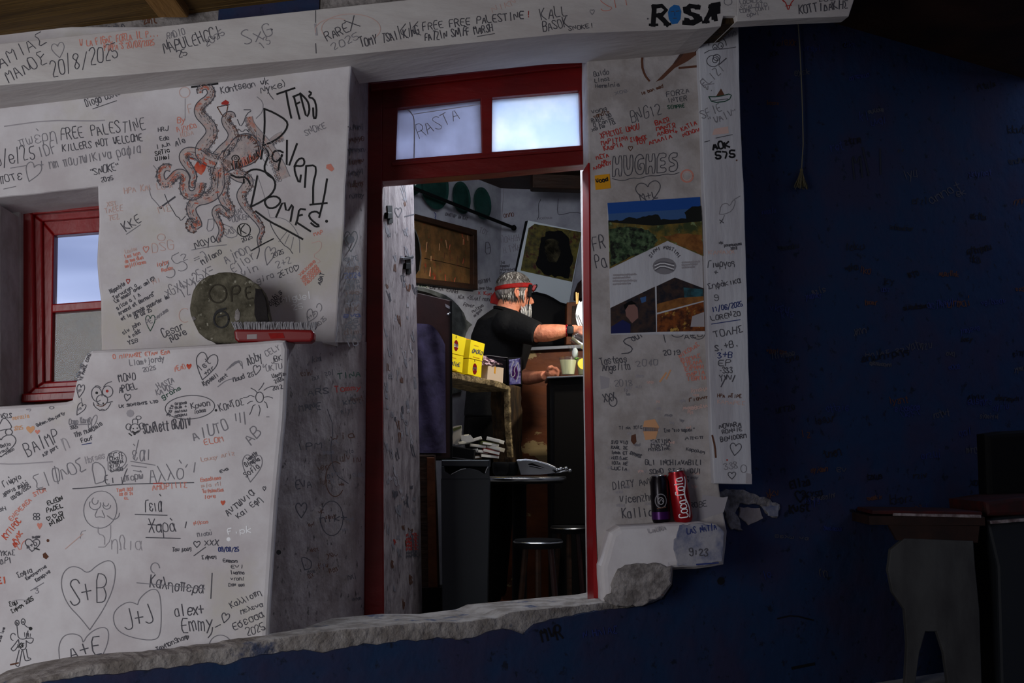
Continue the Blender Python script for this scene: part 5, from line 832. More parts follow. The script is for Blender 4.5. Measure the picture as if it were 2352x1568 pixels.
# ---- leaflet poster and orange sticker
t = thing('leaflet_poster', 'farm leaflet with landscape photo and grey logo taped to the pillar', 'poster', RW.at(1510, 768, .004))
m = MB(); m.prism(RW, [(1395, 466), (1608, 452), (1612, 560), (1619, 768), (1403, 768), (1399, 600)], .003, 0, 'board_white', 0); m.build('sheet', t)
m = MB(); PO = .0035
m.flat(RW, [(1395, 466), (1608, 452), (1610, 500), (1397, 492)], PO, 'sky_print'); m.flat(RW, [(1397, 491), (1610, 478), (1611, 512), (1398, 512)], PO + .0001, 'sky_print_low')
m.flat(RW, rough([(1397, 506), (1430, 506), (1445, 498), (1462, 502), (1490, 494), (1512, 493), (1518, 504), (1576, 502), (1572, 488), (1590, 474), (1610, 472), (1612, 520), (1398, 524)], 1.5, 6, 3), PO + .0002, 'tree_print')
m.flat(RW, [(1397, 510), (1500, 518), (1612, 508), (1615, 588), (1533, 553), (1400, 617)], PO + .0003, 'field_print')
m.flat(RW, rough([(1398, 526), (1440, 520), (1490, 528), (1512, 552), (1500, 568), (1440, 594), (1402, 612)], 2, 8, 3), PO + .0004, 'bush_print')
m.flat(RW, rough([(1520, 542), (1560, 536), (1612, 540), (1614, 584), (1534, 550)], 2, 8, 5), PO + .0004, 'earth_print')
m.build('landscape_photo', t)
m = MB(); m.flat(RW, [(1402, 707), (1504, 658), (1507, 762), (1403, 766)], PO, 'dark_print'); m.flat(RW, rough([(1436, 700), (1452, 694), (1464, 706), (1466, 730), (1452, 742), (1438, 726)], 1, 6, 2), PO + .0001, 'skin_print'); m.flat(RW, [(1404, 750), (1430, 734), (1448, 744), (1448, 764), (1404, 766)], PO + .0002, 'shirt_print'); m.flat(RW, [(1432, 700), (1450, 690), (1462, 698), (1444, 700), (1436, 712)], PO + .0003, 'black'); m.dummy = 0
m.flat(RW, [(1470, 684), (1484, 680), (1484, 692), (1474, 696)], PO + .0002, 'sky_print_low'); m.build('portrait_photo', t)
m = MB(); m.flat(RW, [(1508, 657), (1550, 637), (1616, 662), (1616, 690), (1509, 718)], PO, 'dark_print'); m.flat(RW, [(1570, 660), (1614, 664), (1615, 680), (1572, 684)], PO + .0001, 'teal_print'); m.flat(RW, [(1509, 698), (1560, 684), (1616, 680), (1616, 690), (1509, 718)], PO + .0002, 'earth_print'); m.build('table_photo', t)
m = MB(); m.flat(RW, [(1509, 722), (1616, 693), (1619, 760), (1509, 762)], PO, 'food_print'); m.flat(RW, [(1590, 726), (1617, 716), (1618, 750), (1586, 750)], PO + .0001, 'ink_faint'); m.build('food_photo', t)
m = MB(); lg = Pen(m, RW, PO, 6); lg.ws = 1
lg.poly([(1526 + 27 * math.cos(i * .3927), 611 + 19 * math.sin(i * .3927)) for i in range(16)], 'ink_grey')
for k in range(5): lg.line([(1504, 606 + k * 4), (1520, 600 + k * 3), (1548, 606 + k * 4)], 'ink_white' if k % 2 else 'ink_dark', 1.6)
for i, c in enumerate('SIFNI NOSTIMI'): a = math.radians(-150 + i * 9.5); lg.T(c, 1526 + 36 * math.cos(a), 613 + 42 * math.sin(a), 1531 + 36 * math.cos(a), 613 + 42 * math.sin(a) + 1.4 * (i - 6) * .6, 7, 'ink_dark', 1.7)
m.build('logo_print', t)
m = MB(); lg = Pen(m, RW, PO, 7); lg.ws = 1
for k in range(4): lg.scrawl(1408, 633 + k * 7, 1462 - k % 2 * 14, 631 + k * 7, 3, 'ink_faint', 1.5)
m.build('text_print', t)
m = MB(); lg = Pen(m, RW, PO, 8); lg.ws = 1
for k in range(3): lg.scrawl(1566, 604 + k * 6, 1608 - k * 6, 602 + k * 6, 3, 'ink_faint', 1.5)
m.build('text_print', t)
m = MB(); m.prism(RW, [(1366, 403), (1400, 399), (1403, 432), (1368, 436)], .0015, 0, 'sticker_orange'); sp = Pen(m, RW, .0015, 6); sp.T('Wood', 1370, 420, 1398, 415, 9, 'ink_black', 3)
tag(m.build('sticker'), 'small orange sticker with black lettering beside the door frame', 'sticker')
# ---- cord with tassel
t = thing('pull_cord', 'thin pull cord with frayed tassel hanging on the blue wall', 'cord', BLUE.at(1838, 428, .02))
m = MB(); m.tube([BLUE.at(x, y, .012) for x, y in ((1833, 48), (1838, 120), (1843, 240), (1845, 330), (1841, 392))], .0022, 'rope', 6); m.build('string', t)
m = MB(); r_ = random.Random(2)
for k in range(26): a = r_.uniform(-1, 1); m.tube([BLUE.at(1841, 390, .012), BLUE.at(1840 + a * 7, 410, .014 + r_.uniform(-.005, .008)), BLUE.at(1840 + a * 17, 432 + r_.uniform(-6, 4), .012 + r_.uniform(-.008, .012))], [.003, .0025, .0012], 'tassel', 5)
m.ell(BLUE.at(1841, 391, .012), (.006, .006, .008), 'tassel', seg=10, rings=6); m.build('tassel', t)
# ---- stool with slab legs and dark red top, and the bench it stands beside
SY = FP(3.62)
t = thing('slab_stool', 'low stool with dark red top and grey plywood slab legs', 'stool', Vector((SY.at(2150, 1180).x, 3.75, 0)))
m = MB()
seat = [(2000, 1182), (2010, 1164), (2060, 1150), (2150, 1146), (2240, 1150), (2262, 1168), (2258, 1186)]
m.solid([SY.at(1996, 1184), SY.at(2262, 1186), SY.at(2262, 1186) + Vector((0, .3, 0)), SY.at(1996, 1184) + Vector((.02, .3, 0))], [v + Vector((0, 0, -.028)) for v in (SY.at(1996, 1184), SY.at(2262, 1186), SY.at(2262, 1186) + Vector((0, .3, 0)), SY.at(1996, 1184) + Vector((.02, .3, 0)))], 'clay', .004)
m.build('seat_frame', t)
m = MB(); a, b, c, d = SY.at(2004, 1180), SY.at(2256, 1183), SY.at(2256, 1183) + Vector((-.01, .28, 0)), SY.at(2004, 1180) + Vector((.03, .28, 0)); m.solid([v + Vector((0, 0, .012)) for v in (a, b, c, d)], [a, b, c, d], 'seat_red', .005, 3); m.prism(SY, [(2052, 1178), (2254, 1182), (2254, 1189), (2052, 1184)], .002, -.004, 'seat_edge', .001); m.build('seat_top', t)
leg = [(2046, 1262), (2078, 1236), (2236, 1242), (2240, 1300), (2250, 1400), (2256, 1590), (2180, 1590), (2168, 1500), (2152, 1450), (2126, 1450), (2112, 1500), (2100, 1590), (2078, 1590), (2084, 1480), (2078, 1400), (2050, 1360), (2040, 1310)]
m = MB(); m.prism(SY, leg, 0, -.022, 'plywood_grey', .003); m.prism(SY, [(2040, 1204), (2250, 1208), (2246, 1246), (2060, 1240)], -.004, -.02, 'clay'); m.build('slab_leg', t)
m = MB(); m.prism(FP(3.86), leg, 0, -.022, 'plywood_grey', .003); m.build('slab_leg', t)
B2 = FP(3.55)
t = thing('dark_bench', 'dark padded bench behind the stool at the right edge', 'bench', Vector((B2.at(2380, 1300).x + .1, 3.85, 0)))
m = MB(); m.prism(B2, [(2264, 1190), (2420, 1172), (2700, 1160), (2700, 1640), (2300, 1640), (2290, 1300)], -.12, -.4, 'bin_dark', .01); m.build('bench_base', t)
m = MB(); m.prism(B2, [(2262, 1152), (2330, 1142), (2700, 1130), (2700, 1172), (2266, 1186)], -.1, -.4, 'seat_red', .012); m.prism(B2, [(2274, 1196), (2700, 1164), (2700, 1170), (2276, 1203)], -.095, -.12, 'seat_edge'); m.build('bench_cushion', t)
m = MB(); m.prism(B2, [(2262, 996), (2300, 990), (2700, 970), (2700, 1140), (2268, 1144)], -.38, -.45, 'black', .02, 3); m.build('backrest', t)
# ================================================================== THINGS IN THE KITCHEN
ILs = IL
def il_disc(cx, cy, r, off, lab, q=0):
    c = IL.at(cx, cy, off); n = IL.n; M = n.to_track_quat('Z', 'Y').to_matrix()
    m = MB(); m.lathe(c, [(r, 0), (r, .003), (r * .86, .001), (r * .8, -.004), (r * .3, -.006), (0, -.006)], 'tray_green', 36, M)
    o = m.build('metal_lid', None, 40); tag(o, lab, 'lid', 'round green metal lids hung on the rail')
il_disc(998, 424, .127, .03, 'largest dark green round metal lid, leftmost on the rail')
il_disc(1060, 454, .086, .03, 'middle green round metal lid hanging on the rail')
il_disc(1108, 467, .088, .03, 'dark green round metal lid nearest the wall corner')
t = thing('small_pennant', 'pale and green scrap hanging left of the largest metal lid', 'pennant', IL.at(955, 440, .03))
m = MB(); m.prism(IL, [(948, 410), (964, 404), (970, 424), (963, 442), (950, 450), (946, 430)], .03, .026, 'tray_green'); m.build('pennant_cloth', t); m = MB(); m.prism(IL, [(950, 412), (957, 408), (960, 420), (954, 426)], .033, .031, 'paper'); m.build('pennant_patch', t)
t = thing('hanging_rail', 'dark iron rail running across the corner under the lids', 'rail', IL.at(1060, 478, .05))
m = MB(); a, b = IL.at(930, 424, .07), IB.at(1180, 523, .06); m.tube([a, a.lerp(b, .5), b], .009, 'black', 10, fdir=(0, 0, 1)); m.build('rail_bar', t)
m = MB(); m.ell(b, (.016, .016, .016), 'black', seg=12, rings=8); m.tube([b, IB.at(1181, 518, 0)], .006, 'black', 6); m.build('rail_end', t)
# tavli board / framed wooden tray
t = thing('game_board', 'old brown wooden games board hanging below the lids', 'board', IL.at(1025, 660, .03))
O_ = [(940, 487), (1096, 528), (1098, 666), (942, 648)]; I_ = [(946, 500), (1088, 540), (1088, 652), (946, 636)]
m = MB(); frame(m, IL, O_, I_, .045, .045, 'dark_wood', .003); m.build('board_frame', t)
m = MB(); m.prism(IL, [(944, 498), (1090, 538), (1090, 654), (944, 638)], .02, 0, 'tavli'); bp = Pen(m, IL, .02, 9); bp.line([(975, 593), (1020, 602), (1085, 618)], 'soot', 1.6); r_ = random.Random(8)
for k in range(22): x = r_.uniform(975, 1075); y = r_.uniform(530, 640) ; bp.line([(x, y), (x + r_.uniform(-3, 3), y + r_.uniform(10, 24))], r_.choice(['ink_rust', 'ink_brown', 'ink_amber']), 1.8)
bp.poly([(944, 520), (953, 528), (962, 552), (966, 590), (962, 620), (952, 636), (944, 638)], 'soot'); bp.line([(953, 526), (963, 552), (968, 590), (963, 622)], 'arch_grey', 2.4); m.build('board_panel', t)
# poster sheet on the back wall: generic mottled picture
t = thing('picture_poster', 'tilted poster with dark mottled brown picture on the back wall', 'poster', IB.at(1260, 690, .01))
m = MB(); m.prism(IB, [(1213, 506), (1337, 532), (1306, 702), (1172, 690)], .012, .006, 'cloth_white'); m.build('poster_sheet', t)
m = MB(); m.prism(IB, [(1228, 514), (1336, 533), (1314, 647), (1196, 621), (1214, 524)], .014, .012, 'ochre_print'); pr = Pen(m, IB, .0145, 3)
pr.poly(rough([(1243, 545), (1262, 530), (1290, 530), (1306, 545), (1310, 570), (1316, 600), (1306, 640), (1250, 630), (1230, 605), (1238, 575)], 3, 8, 2), 'black'); pr.poly(rough([(1252, 552), (1270, 548), (1284, 556), (1288, 580), (1278, 604), (1262, 602), (1250, 580)], 2, 7, 4), 'sage_print'); pr.poly(rough([(1256, 572), (1270, 566), (1282, 576), (1270, 584)], 1.5, 5, 4), 'soot'); m.build('printed_picture', t)
m = MB(); m.prism(IB, [(1206, 508), (1213, 506), (1188, 624), (1182, 624)], .004, .0, 'black'); tag(m.build('black_strip'), 'thin black upright strip along the left side of the poster', 'strip')
# large black rounded shape behind the man
m = MB(); Z = FP(6.0)
m.prism(Z, [(1165, 712), (1180, 690), (1205, 672), (1232, 668), (1256, 674), (1272, 682), (1288, 692), (1306, 697), (1318, 702), (1320, 799), (1165, 799)], 0, -.2, 'black', .03, 4)
tag(m.build('black_cover'), 'large black rounded covered shape behind the man and under the poster', 'cover')
# brown wooden box with a clay pot on top
Z = FP(5.8)
t = thing('wooden_crate', 'brown wooden upright crate on the counter behind the hanging cloth', 'crate', Z.at(1345, 800))
m = MB(); m.prism(Z, [(1302, 694), (1400, 690), (1400, 791), (1300, 791)], 0, -.2, 'counter_plain', .004); m.build('crate_body', t)
m = MB(); m.prism(Z, [(1314, 702), (1392, 698), (1392, 789), (1312, 789)], .004, -.01, 'dark_wood', .002); m.build('front_panel', t)
m = MB(); c = Z.at(1357, 690) + Vector((0, .09, .004)); m.lathe(c, [(.05, 0), (.084, .012), (.082, .05), (.062, .1), (.03, .13), (.012, .14), (.008, .155), (0, .158)], 'clay', 28); tag(m.build('clay_pot', None, 40), 'dark brown clay pot with pointed lid on the wooden crate', 'pot')
# counter (brown panelled front with peeled paint)
CT = FP(5.75)
m = MB(); m.prism(CT, [(1150, 806), (1440, 792), (1440, 1500), (1150, 1500)], 0, -.5, 'counter_wood', .003)
t = thing('bar_counter', 'brown painted counter with large peeled patches behind the man', 'counter', CT.at(1270, 1450)); m.build('counter_front', t)
m = MB(); m.prism(CT, [(1150, 800), (1440, 786), (1440, 794), (1150, 808)], .03, -.5, 'dull_steel', .002); m.build('counter_edge', t)
# black cabinet with steel tray, in front of the counter on the right
CB = FP(5.0)
t = thing('black_cabinet', 'black cabinet under the lemonade cups at the right of the doorway', 'cabinet', CB.at(1320, 1180) + Vector((0, .2, 0)))
m = MB(); m.prism(CB, [(1262, 872), (1460, 863), (1460, 1450), (1268, 1450)], 0, -.42, 'black', .005); m.build('cabinet_body', t)
m = MB(); m.prism(CB, [(1272, 884), (1452, 878), (1452, 1200), (1272, 1206)], .008, 0, 'soot', .004); m.build('cabinet_door', t)
m = MB(); m.prism(CB, [(1256, 865), (1460, 856), (1460, 860), (1256, 869)], .03, -.3, 'dull_steel', .002); tag(m.build('steel_tray'), 'flat steel tray on the black cabinet under the cups', 'tray')
# lemonade cups
def cup(px_, py_, y, r0, r1, h, lab, slice_=None):
    b = FP(y).at(px_, py_); b.z = CB.at(1300, 860).z + .002
    t = thing('plastic_cup', lab, 'cup', b, None)
    m = MB(); m.lathe(b, [(r0, 0), (r1, h), (r1 + .003, h + .002), (r1 + .003, h - .001), (r1 - .0015, h - .002), (r0 - .002, .003), (0, .003)], 'clear_plastic', 32); m.build('cup_wall', t, 50)
    m = MB(); m.lathe(b, [(0, .004), (r0 - .003, .004), (r1 - .006, h * .86), (0, h * .86)], 'lemonade', 32); m.build('drink', t, 50)
    if slice_:
        m = MB(); c = b + Vector(slice_); M = Matrix.Rotation(1.35, 3, 'X') @ Matrix.Rotation(.2, 3, 'Y'); m.lathe(c, [(0, 0), (.022, 0), (.026, .001), (.026, .004), (0, .004)], 'lemon', 20, M); m.build('lemon_slice', t)
cup(1305, 862, 5.06, .030, .043, .078, 'plastic cup of cloudy lemonade on the tray, left of the lemon slice cup')
cup(1344, 860, 5.10, .032, .046, .080, 'lemonade cup with a lemon slice nearest the red door post', (-.012, -.052, .048))
m = MB(); c = CB.at(1323, 824) ; m.ell(c, (.008, .008, .006), 'leaf_green', seg=8, rings=5); m.ell(c + Vector((.006, 0, .003)), (.007, .005, .004), 'leaf_green', seg=8, rings=5); tag(m.build('mint_leaf'), 'small green mint leaf on the rim between the two cups', 'leaf')
# pitcher held by the man
t = thing('glass_pitcher', 'glass pitcher of lemonade tipped in the hand of the man', 'pitcher', FP(5.12).at(1340, 780))
m = MB(); M = Matrix.Rotation(-1.0, 3, 'Y'); c = FP(5.12).at(1350, 782) ; m.lathe(c, [(.04, -.05), (.052, -.03), (.055, .02), (.048, .06), (.052, .068), (.046, .062), (.05, .02), (.047, -.028), (.0, -.045)], 'clear_plastic', 32, M); m.build('pitcher_body', t, 50)
m = MB(); m.lathe(c, [(0, -.04), (.045, -.028), (.047, .01), (0, .012)], 'lemonade', 24, M); m.build('pitcher_contents', t, 50)
m = MB(); c = FP(5.15).at(1322, 826); m.lathe(c, [(.014, 0), (.022, .045), (.024, .066), (.02, .066), (.012, .004), (0, .004)], 'clear_plastic', 20, Matrix.Rotation(-.2, 3, 'Y')); m.ell(c + Vector((-.002, 0, .03)), (.014, .014, .026), 'cloth_white', seg=12, rings=8)
tag(m.build('small_glass', None, 50), 'small pale glass standing behind the lemonade cups', 'glass')
# cloth pinned with clothes pegs
ZC = FP(5.2)
t = thing('hanging_cloth', 'white cloth bag pinned up beside the red door post', 'cloth', ZC.at(1340, 745))
m = MB(); vs = []; fs = []; nx, nz_ = 10, 12
for j in range(nz_ + 1):
    v = j / nz_; xl = 1330 - 9 * math.sin(v * 2.6) * 1.1 + v * 4; y0 = 690 + v * 60
    for i in range(nx + 1):
        u = i / nx; x = xl + (1372 - xl) * u; vs.append(ZC.at(x, y0 + (4 if i % 2 else 0) * (1 - v) + 4 * u * 0, .012 * math.sin(u * 9 + v * 2)))
for j in range(nz_):
    for i in range(nx): k = j * (nx + 1) + i; fs.append((k, k + 1, k + nx + 2, k + nx + 1))
m.add(vs, fs, 'cloth_white'); m.add([v + Vector((0, .006, 0)) for v in vs], fs, 'cloth_white'); cp = Pen(m, ZC, .014, 3)
cp.line([(1328, 724), (1333, 736), (1338, 748)], 'ink_dark', 2.4); cp.line([(1324, 722), (1329, 738), (1334, 750)], 'ink_grey', 2); m.build('cloth_sheet', t, 60)
for lab, xs in (('wooden clothes peg on the left end of the white cloth', 1325), ('wooden clothes peg on the white cloth next to the door post', 1351)):
    m = MB(); m.prism(ZC, [(xs - 3, 671), (xs, 671), (xs + 1, 697), (xs - 2, 698)], .025, .017, 'peg', .001); m.prism(ZC, [(xs + 1.5, 672), (xs + 4, 672), (xs + 3, 697), (xs + 1, 697)], .025, .017, 'peg', .001)
    tag(m.build('clothes_peg'), lab, 'peg', 'pegs holding the white cloth')
# ---- shelf with boxes along the left wall
t = thing('rough_shelf', 'rough edged wooden shelf carrying the yellow boxes', 'shelf', SH.at(1100, 900, -.1))
m = MB(); m.prism(SH, rough([(1000, 842), (1034, 853), (1064, 859), (1105, 867), (1135, 873), (1158, 880), (1172, 888), (1174, 898), (1160, 894), (1130, 885), (1100, 880), (1060, 872), (1034, 867), (1000, 860)], 1.0, 7, 2), .05, -.16, 'shelf_edge', .003); m.build('shelf_plank', t)
m = MB(); m.prism(SH, rough([(1171, 892), (1184, 884), (1198, 888), (1201, 960), (1199, 1030), (1205, 1090), (1178, 1090), (1176, 1000), (1172, 940)], 1.5, 9, 3), .04, -.06, 'rough_wood', .008); m.build('shelf_post', t)
m = MB(); m.prism(SH, rough([(1168, 892), (1173, 892), (1174, 960), (1177, 1010), (1180, 1050), (1176, 1050), (1172, 1000), (1169, 950)], 1, 8, 3), .055, .03, 'shelf_edge', .002); m.build('post_trim', t)
def ybox(P, lab, badge, word):
    t = thing('yellow_box', lab, 'box', SH.at(*P[3], .02), 'yellow cartons stacked on the shelf')
    m = MB(); m.prism(SH, P, .02, -.036, 'yellow', .001); m.build('carton', t)
    cx = sum(p[0] for p in P) / 4; cy = sum(p[1] for p in P) / 4
    m = MB(); b = Pen(m, SH, .0205, 5); b.ws = 1
    if badge:
        b.poly([(cx + 5 * math.cos(i * .628), cy + 2 + 13 * math.sin(i * .628)) for i in range(10)], 'can_red'); b.poly([(cx - 4.6, cy - 3), (cx + 4.6, cy - 1), (cx + 4.6, cy + 7), (cx - 4.6, cy + 5)], 'ink_white'); b.T('GAD', cx - 4, cy + 1.4, cx + 5.2, cy + 2.6, 3.6, 'ink_dark', 1); b.line([(cx, cy - 15), (cx, cy - 20)], 'ink_brown', 1.4)
    else:
        b.T(word, cx - 11, cy + 4, cx + 13, cy + 10, 8, 'ink_dark', 1.5); b.line([(cx - 5, cy - 12), (cx + 4, cy - 10)], 'amber', 1.2); b.line([(cx - 8, cy + 14), (cx + 6, cy + 18)], 'amber', 1.4)
    m.build('printed_label', t)
ybox([(1030, 763), (1071, 776.5), (1064.5, 817), (1026, 808)], 'yellow carton with red badge, top of the left stack', 1, '')
ybox([(1026, 809.5), (1064.5, 818.5), (1062, 856), (1022, 846)], 'yellow carton with dark word, bottom of the left stack', 0, 'OMTIME')
ybox([(1082, 779.5), (1114, 789.5), (1107.5, 829), (1077, 821.5)], 'yellow carton with dark word, top of the right stack', 0, 'ONOXO')
ybox([(1077, 823), (1107, 830.5), (1105, 867), (1074, 859)], 'yellow carton with red badge, bottom of the right stack', 1, '')
m = MB(); m.prism(SH, [(1070, 777), (1083, 780), (1077, 858), (1063, 856)], -.05, -.1, 'amber'); tag(m.build('stack_end_shade'), 'ochre slab added in the gap for the shaded end of the right yellow stack', 'box')  # added slab, its darker ochre paints the right stack's end face in shade
t = thing('cardboard_box', 'small pale cardboard box right of the yellow cartons', 'box', SH.at(1140, 882, .02))
m = MB(); m.prism(SH, [(1121, 838), (1157, 845), (1155, 882), (1119, 873)], .015, -.05, 'carton', .001); m.build('carton', t)
m = MB(); m.prism(SH, [(1136, 842), (1139, 842.5), (1138, 858), (1135, 857)], .0158, .015, 'amber'); m.build('tape', t)
t = thing('plastic_pack', 'crumpled clear plastic pack on top of the cardboard box', 'pack', SH.at(1135, 840, .01))
m = MB(); r_ = random.Random(4); vs = []; fs = []
for j in range(7):
    for i in range(12): vs.append(SH.at(1110 + i * 4, 816 + j * 3.4 + i * 1.2 * (1 - j / 6) + (6 - j) * (i / 11) * 1.2 + r_.uniform(-1, 1), .02 + r_.uniform(-.012, .012)))
for j in range(6):
    for i in range(11): k = j * 12 + i; fs.append((k, k + 1, k + 13, k + 12))
m.add(vs, fs, 'wrap'); m.add([v + Vector((-.03, .02, -.005)) for v in vs], fs, 'wrap'); m.build('film', t)
G5 = FP(5.12)
t = thing('glossy_package', 'purple and black glossy package at the end of the shelf', 'package', G5.at(1180, 884))
G5 = FP(5.12)
m = MB(); m.prism(G5, [(1114, 815), (1130, 818), (1168, 822), (1168, 884), (1150, 886), (1130, 850)], -.02, -.1, 'can_black', .012, 3); m.prism(G5, [(1162, 820), (1198, 819), (1199, 884), (1166, 887)], -.01, -.08, 'black', .008, 3); m.build('pouch', t)
m = MB(); m.prism(G5, [(1168, 826), (1195, 822), (1196, 882), (1170, 884)], .0, -.012, 'purple_pack', .004, 2); e_ = Pen(m, G5, .0005, 3); e_.line([(1180, 830), (1172, 848), (1176, 868), (1184, 860), (1180, 848), (1190, 832)], 'ink_faint', 2.2); e_.line([(1190, 832), (1193, 856), (1186, 876)], 'ink_faint', 2); e_.poly([(1178, 842), (1186, 838), (1190, 856), (1184, 872), (1176, 862)], 'can_purple'); m.build('printed_front', t)
m = MB(); m.tube([G5.at(x, y, -.01) for x, y in ((1114, 816), (1124, 816), (1138, 818), (1152, 820), (1166, 821))], .003, 'steel', 6); m.build('foil_edge', t)
# ---- brown door leaf and purple shirt at the left
Zc = FP(4.45)
m = MB(); m.prism(Zc, [(880, 660), (960, 672), (1037, 690), (1038, 1052), (880, 1060)], 0, -.04, 'brown_door', .003)
t = thing('dark_locker', 'glossy dark brown locker door inside on the left', 'locker', Zc.at(1000, 1052)); m.build('door_panel', t)
m = MB(); m.prism(Zc, [(1033, 690), (1038, 691), (1039, 1052), (1034, 1052)], .006, -.01, 'black'); m.build('edge_strip', t)
m = MB(); m.ell(Zc.at(1029, 722, .012), (.006, .006, .006), 'steel', seg=12, rings=8); m.ell(Zc.at(1033, 718, .01), (.004, .004, .004), 'steel', seg=10, rings=6); m.build('glint_beads', t)  # bright steel beads stand in for a specular glint on the glossy panel
m = MB(); m.prism(Zc, [(1022, 697), (1033, 703), (1034, 710), (1024, 705)], .003, 0, 'ink_grey'); m.build('sticker_patch', t)
m = MB(); vs = []; fs = []; nu, nv = 26, 24
for j in range(nv + 1):
    v = j / nv
    for i in range(nu + 1):
        u = i / nu; x = 880 + u * 142; top = 737 + 10 * u + 44 * max(0, (u - .72) / .28) ** 2; x += (v * 8 if u > .5 else 0)
        y = top + (1040 - top) * v; vs.append(Zc.at(x - (6 * v * u), y, .02 + .07 * math.sin(math.pi * min(1, u * .9 + .08)) ** .6 + .012 * math.sin(u * 16 - v * 7) * (1 - v * .4)))
for j in range(nv):
    for i in range(nu): k = j * (nu + 1) + i; fs.append((k, k + 1, k + nu + 2, k + nu + 1))
m.add(vs, fs, 'cloth_purple'); m.add([v + Vector((0, .018, 0)) for v in vs], fs, 'cloth_purple')
tag(m.build('purple_shirt', None, 80), 'dark purple shirt hanging in front of the brown locker door', 'shirt')
# ---- printer / black box, papers
Zp = FP(4.75)
t = thing('black_case', 'low black equipment case under the heap of books', 'case', Zp.at(1050, 1056))
m = MB(); m.prism(Zp, [(960, 1016), (1015, 1019), (1090, 1032), (1088, 1056), (960, 1058)], 0, -.2, 'black', .004); m.build('case_body', t)
m = MB(); m.prism(Zp, [(1000, 1046), (1006, 1045), (1085, 1055), (1085, 1057)], .003, 0, 'dull_steel'); m.build('case_trim', t)
r_ = random.Random(14); Zb = FP(4.95)
bk = [((1090, 1050), 34, 7, .05, 'carton_dark', 'lowest brown covered book in the heap'), ((1120, 1047), 44, 9, -.1, 'dark_wood', 'thick dark book low in the heap on the right'), ((1084, 1034), 40, 8, .12, 'black', 'black book above the case on the left'), ((1128, 1037), 40, 10, -.22, 'paper3', 'red covered book right of the pale ones'), ((1102, 1036), 30, 7, -.12, 'paper', 'cream book in the middle of the heap'),
      ((1138, 1029), 34, 9, -.25, 'paper2', 'pale book at the right end of the heap'), ((1098, 1024), 36, 7, -.12, 'paper2', 'beige book under the green one'), ((1122, 1019), 40, 8, -.16, 'paper4', 'olive green book in the heap'), ((1138, 1011), 32, 8, -.24, 'paper', 'white paged book on the upper right'), ((1090, 1010), 34, 7, .3, 'paper', 'creased white book in the upper middle'), ((1062, 1017), 26, 7, .1, 'paper', 'white paper bundle at the left'), ((1060, 1004), 26, 8, .2, 'paper2', 'speckled bundle standing at the left')]
for i, ((x, y), w_, h_, rot, mt, lab) in enumerate(bk):
    c = Zb.at(x, y); s__ = 4.95 / F; t = thing('book', lab, 'book', c, 'heap of books and papers above the bin')
    M = Matrix.Rotation(-rot, 3, 'Y')
    m = MB(); dd = .085; bx = MB(); bx.box(Vector((0, 0, 0)), (w_ * s__, dd, h_ * s__), mt, 0, .0008)
    m.v = [c + M @ Matrix.Rotation(.25 * math.sin(i * 2.1), 3, 'Z') @ v for v in bx.v]; m.f = bx.f; m.m = bx.m; m.names = bx.names; m.build('cover', t)
    m = MB(); bx = MB(); bx.box(Vector((w_ * s__ * .03, -.004, 0)), (w_ * s__ * .93, dd * .96, h_ * s__ * .62), 'paper', 0, 0); m.v = [c + M @ Matrix.Rotation(.25 * math.sin(i * 2.1), 3, 'Z') @ v for v in bx.v]; m.f = bx.f; m.m = bx.m; m.names = bx.names; m.build('pages', t)
t = thing('receipt_stand', 'upright receipts fanned at the left of the book heap', 'papers', Zb.at(1050, 1010, .05))
m = MB(); m.prism(Zb, rough([(1040, 980), (1060, 976), (1061, 986), (1060, 1000), (1050, 1020), (1040, 1020)], 1, 6, 4), .06, .05, 'paper2'); m.prism(Zb, [(1040, 984), (1059, 978), (1060, 982), (1042, 990)], .062, .058, 'paper4'); m.build('receipt_sheets', t)
m = MB(); m.prism(Zb, rough([(1058, 1000), (1080, 998), (1092, 1012), (1074, 1016), (1060, 1012)], 1, 6, 5), .07, .062, 'paper'); m.build('receipt_fold', t)
# ---- bin
Bn = FP(4.12)
b0 = Bn.at(1072, 1060)
t = thing('swing_bin', 'tall grey plastic waste bin with arched opening inside the doorway', 'bin', Vector((b0.x, 4.22, 0)))
x0, x1 = Bn.at(1013, 1060).x, Bn.at(1124, 1060).x; zt = Bn.at(1072, 1098).z
m = MB(); m.solid([Vector((x0, 4.12, zt)), Vector((x1, 4.12, zt)), Vector((x1, 4.36, zt)), Vector((x0, 4.36, zt))], [Vector((x0 + .012, 4.13, .0)), Vector((x1 - .012, 4.13, .0)), Vector((x1 - .012, 4.34, 0)), Vector((x0 + .012, 4.34, 0))], 'bin_grey', .004); m.build('bin_body', t)
m = MB(); m.prism(Bn, [(1014, 1056), (1124, 1056), (1124, 1072), (1014, 1070)], 0, -.24, 'bin_grey', .004, 3); m.prism(Bn, [(1014, 1070), (1020, 1070), (1022, 1082), (1034, 1090), (1044, 1084), (1058, 1077), (1078, 1075), (1098, 1079), (1112, 1088), (1118, 1082), (1119, 1070), (1124, 1070), (1124, 1100), (1014, 1100)], .002, -.03, 'bin_grey', .002); m.build('bin_lid', t)
m = MB(); m.prism(Bn, [(1018, 1068), (1121, 1068), (1121, 1096), (1018, 1096)], -.03, -.2, 'black'); m.build('bin_opening', t)
m = MB(); m.tube([Bn.at(x, y, .004) for x, y in ((1036, 1089), (1046, 1084), (1058, 1078), (1070, 1076))], .0016, 'steel', 6); m.build('lid_rim', t)
m = MB(); m.tube([Bn.at(x, y, .004) for x, y in ((1115, 1086), (1117, 1078), (1121, 1072))], .0025, 'steel', 6); m.build('lid_rim', t)
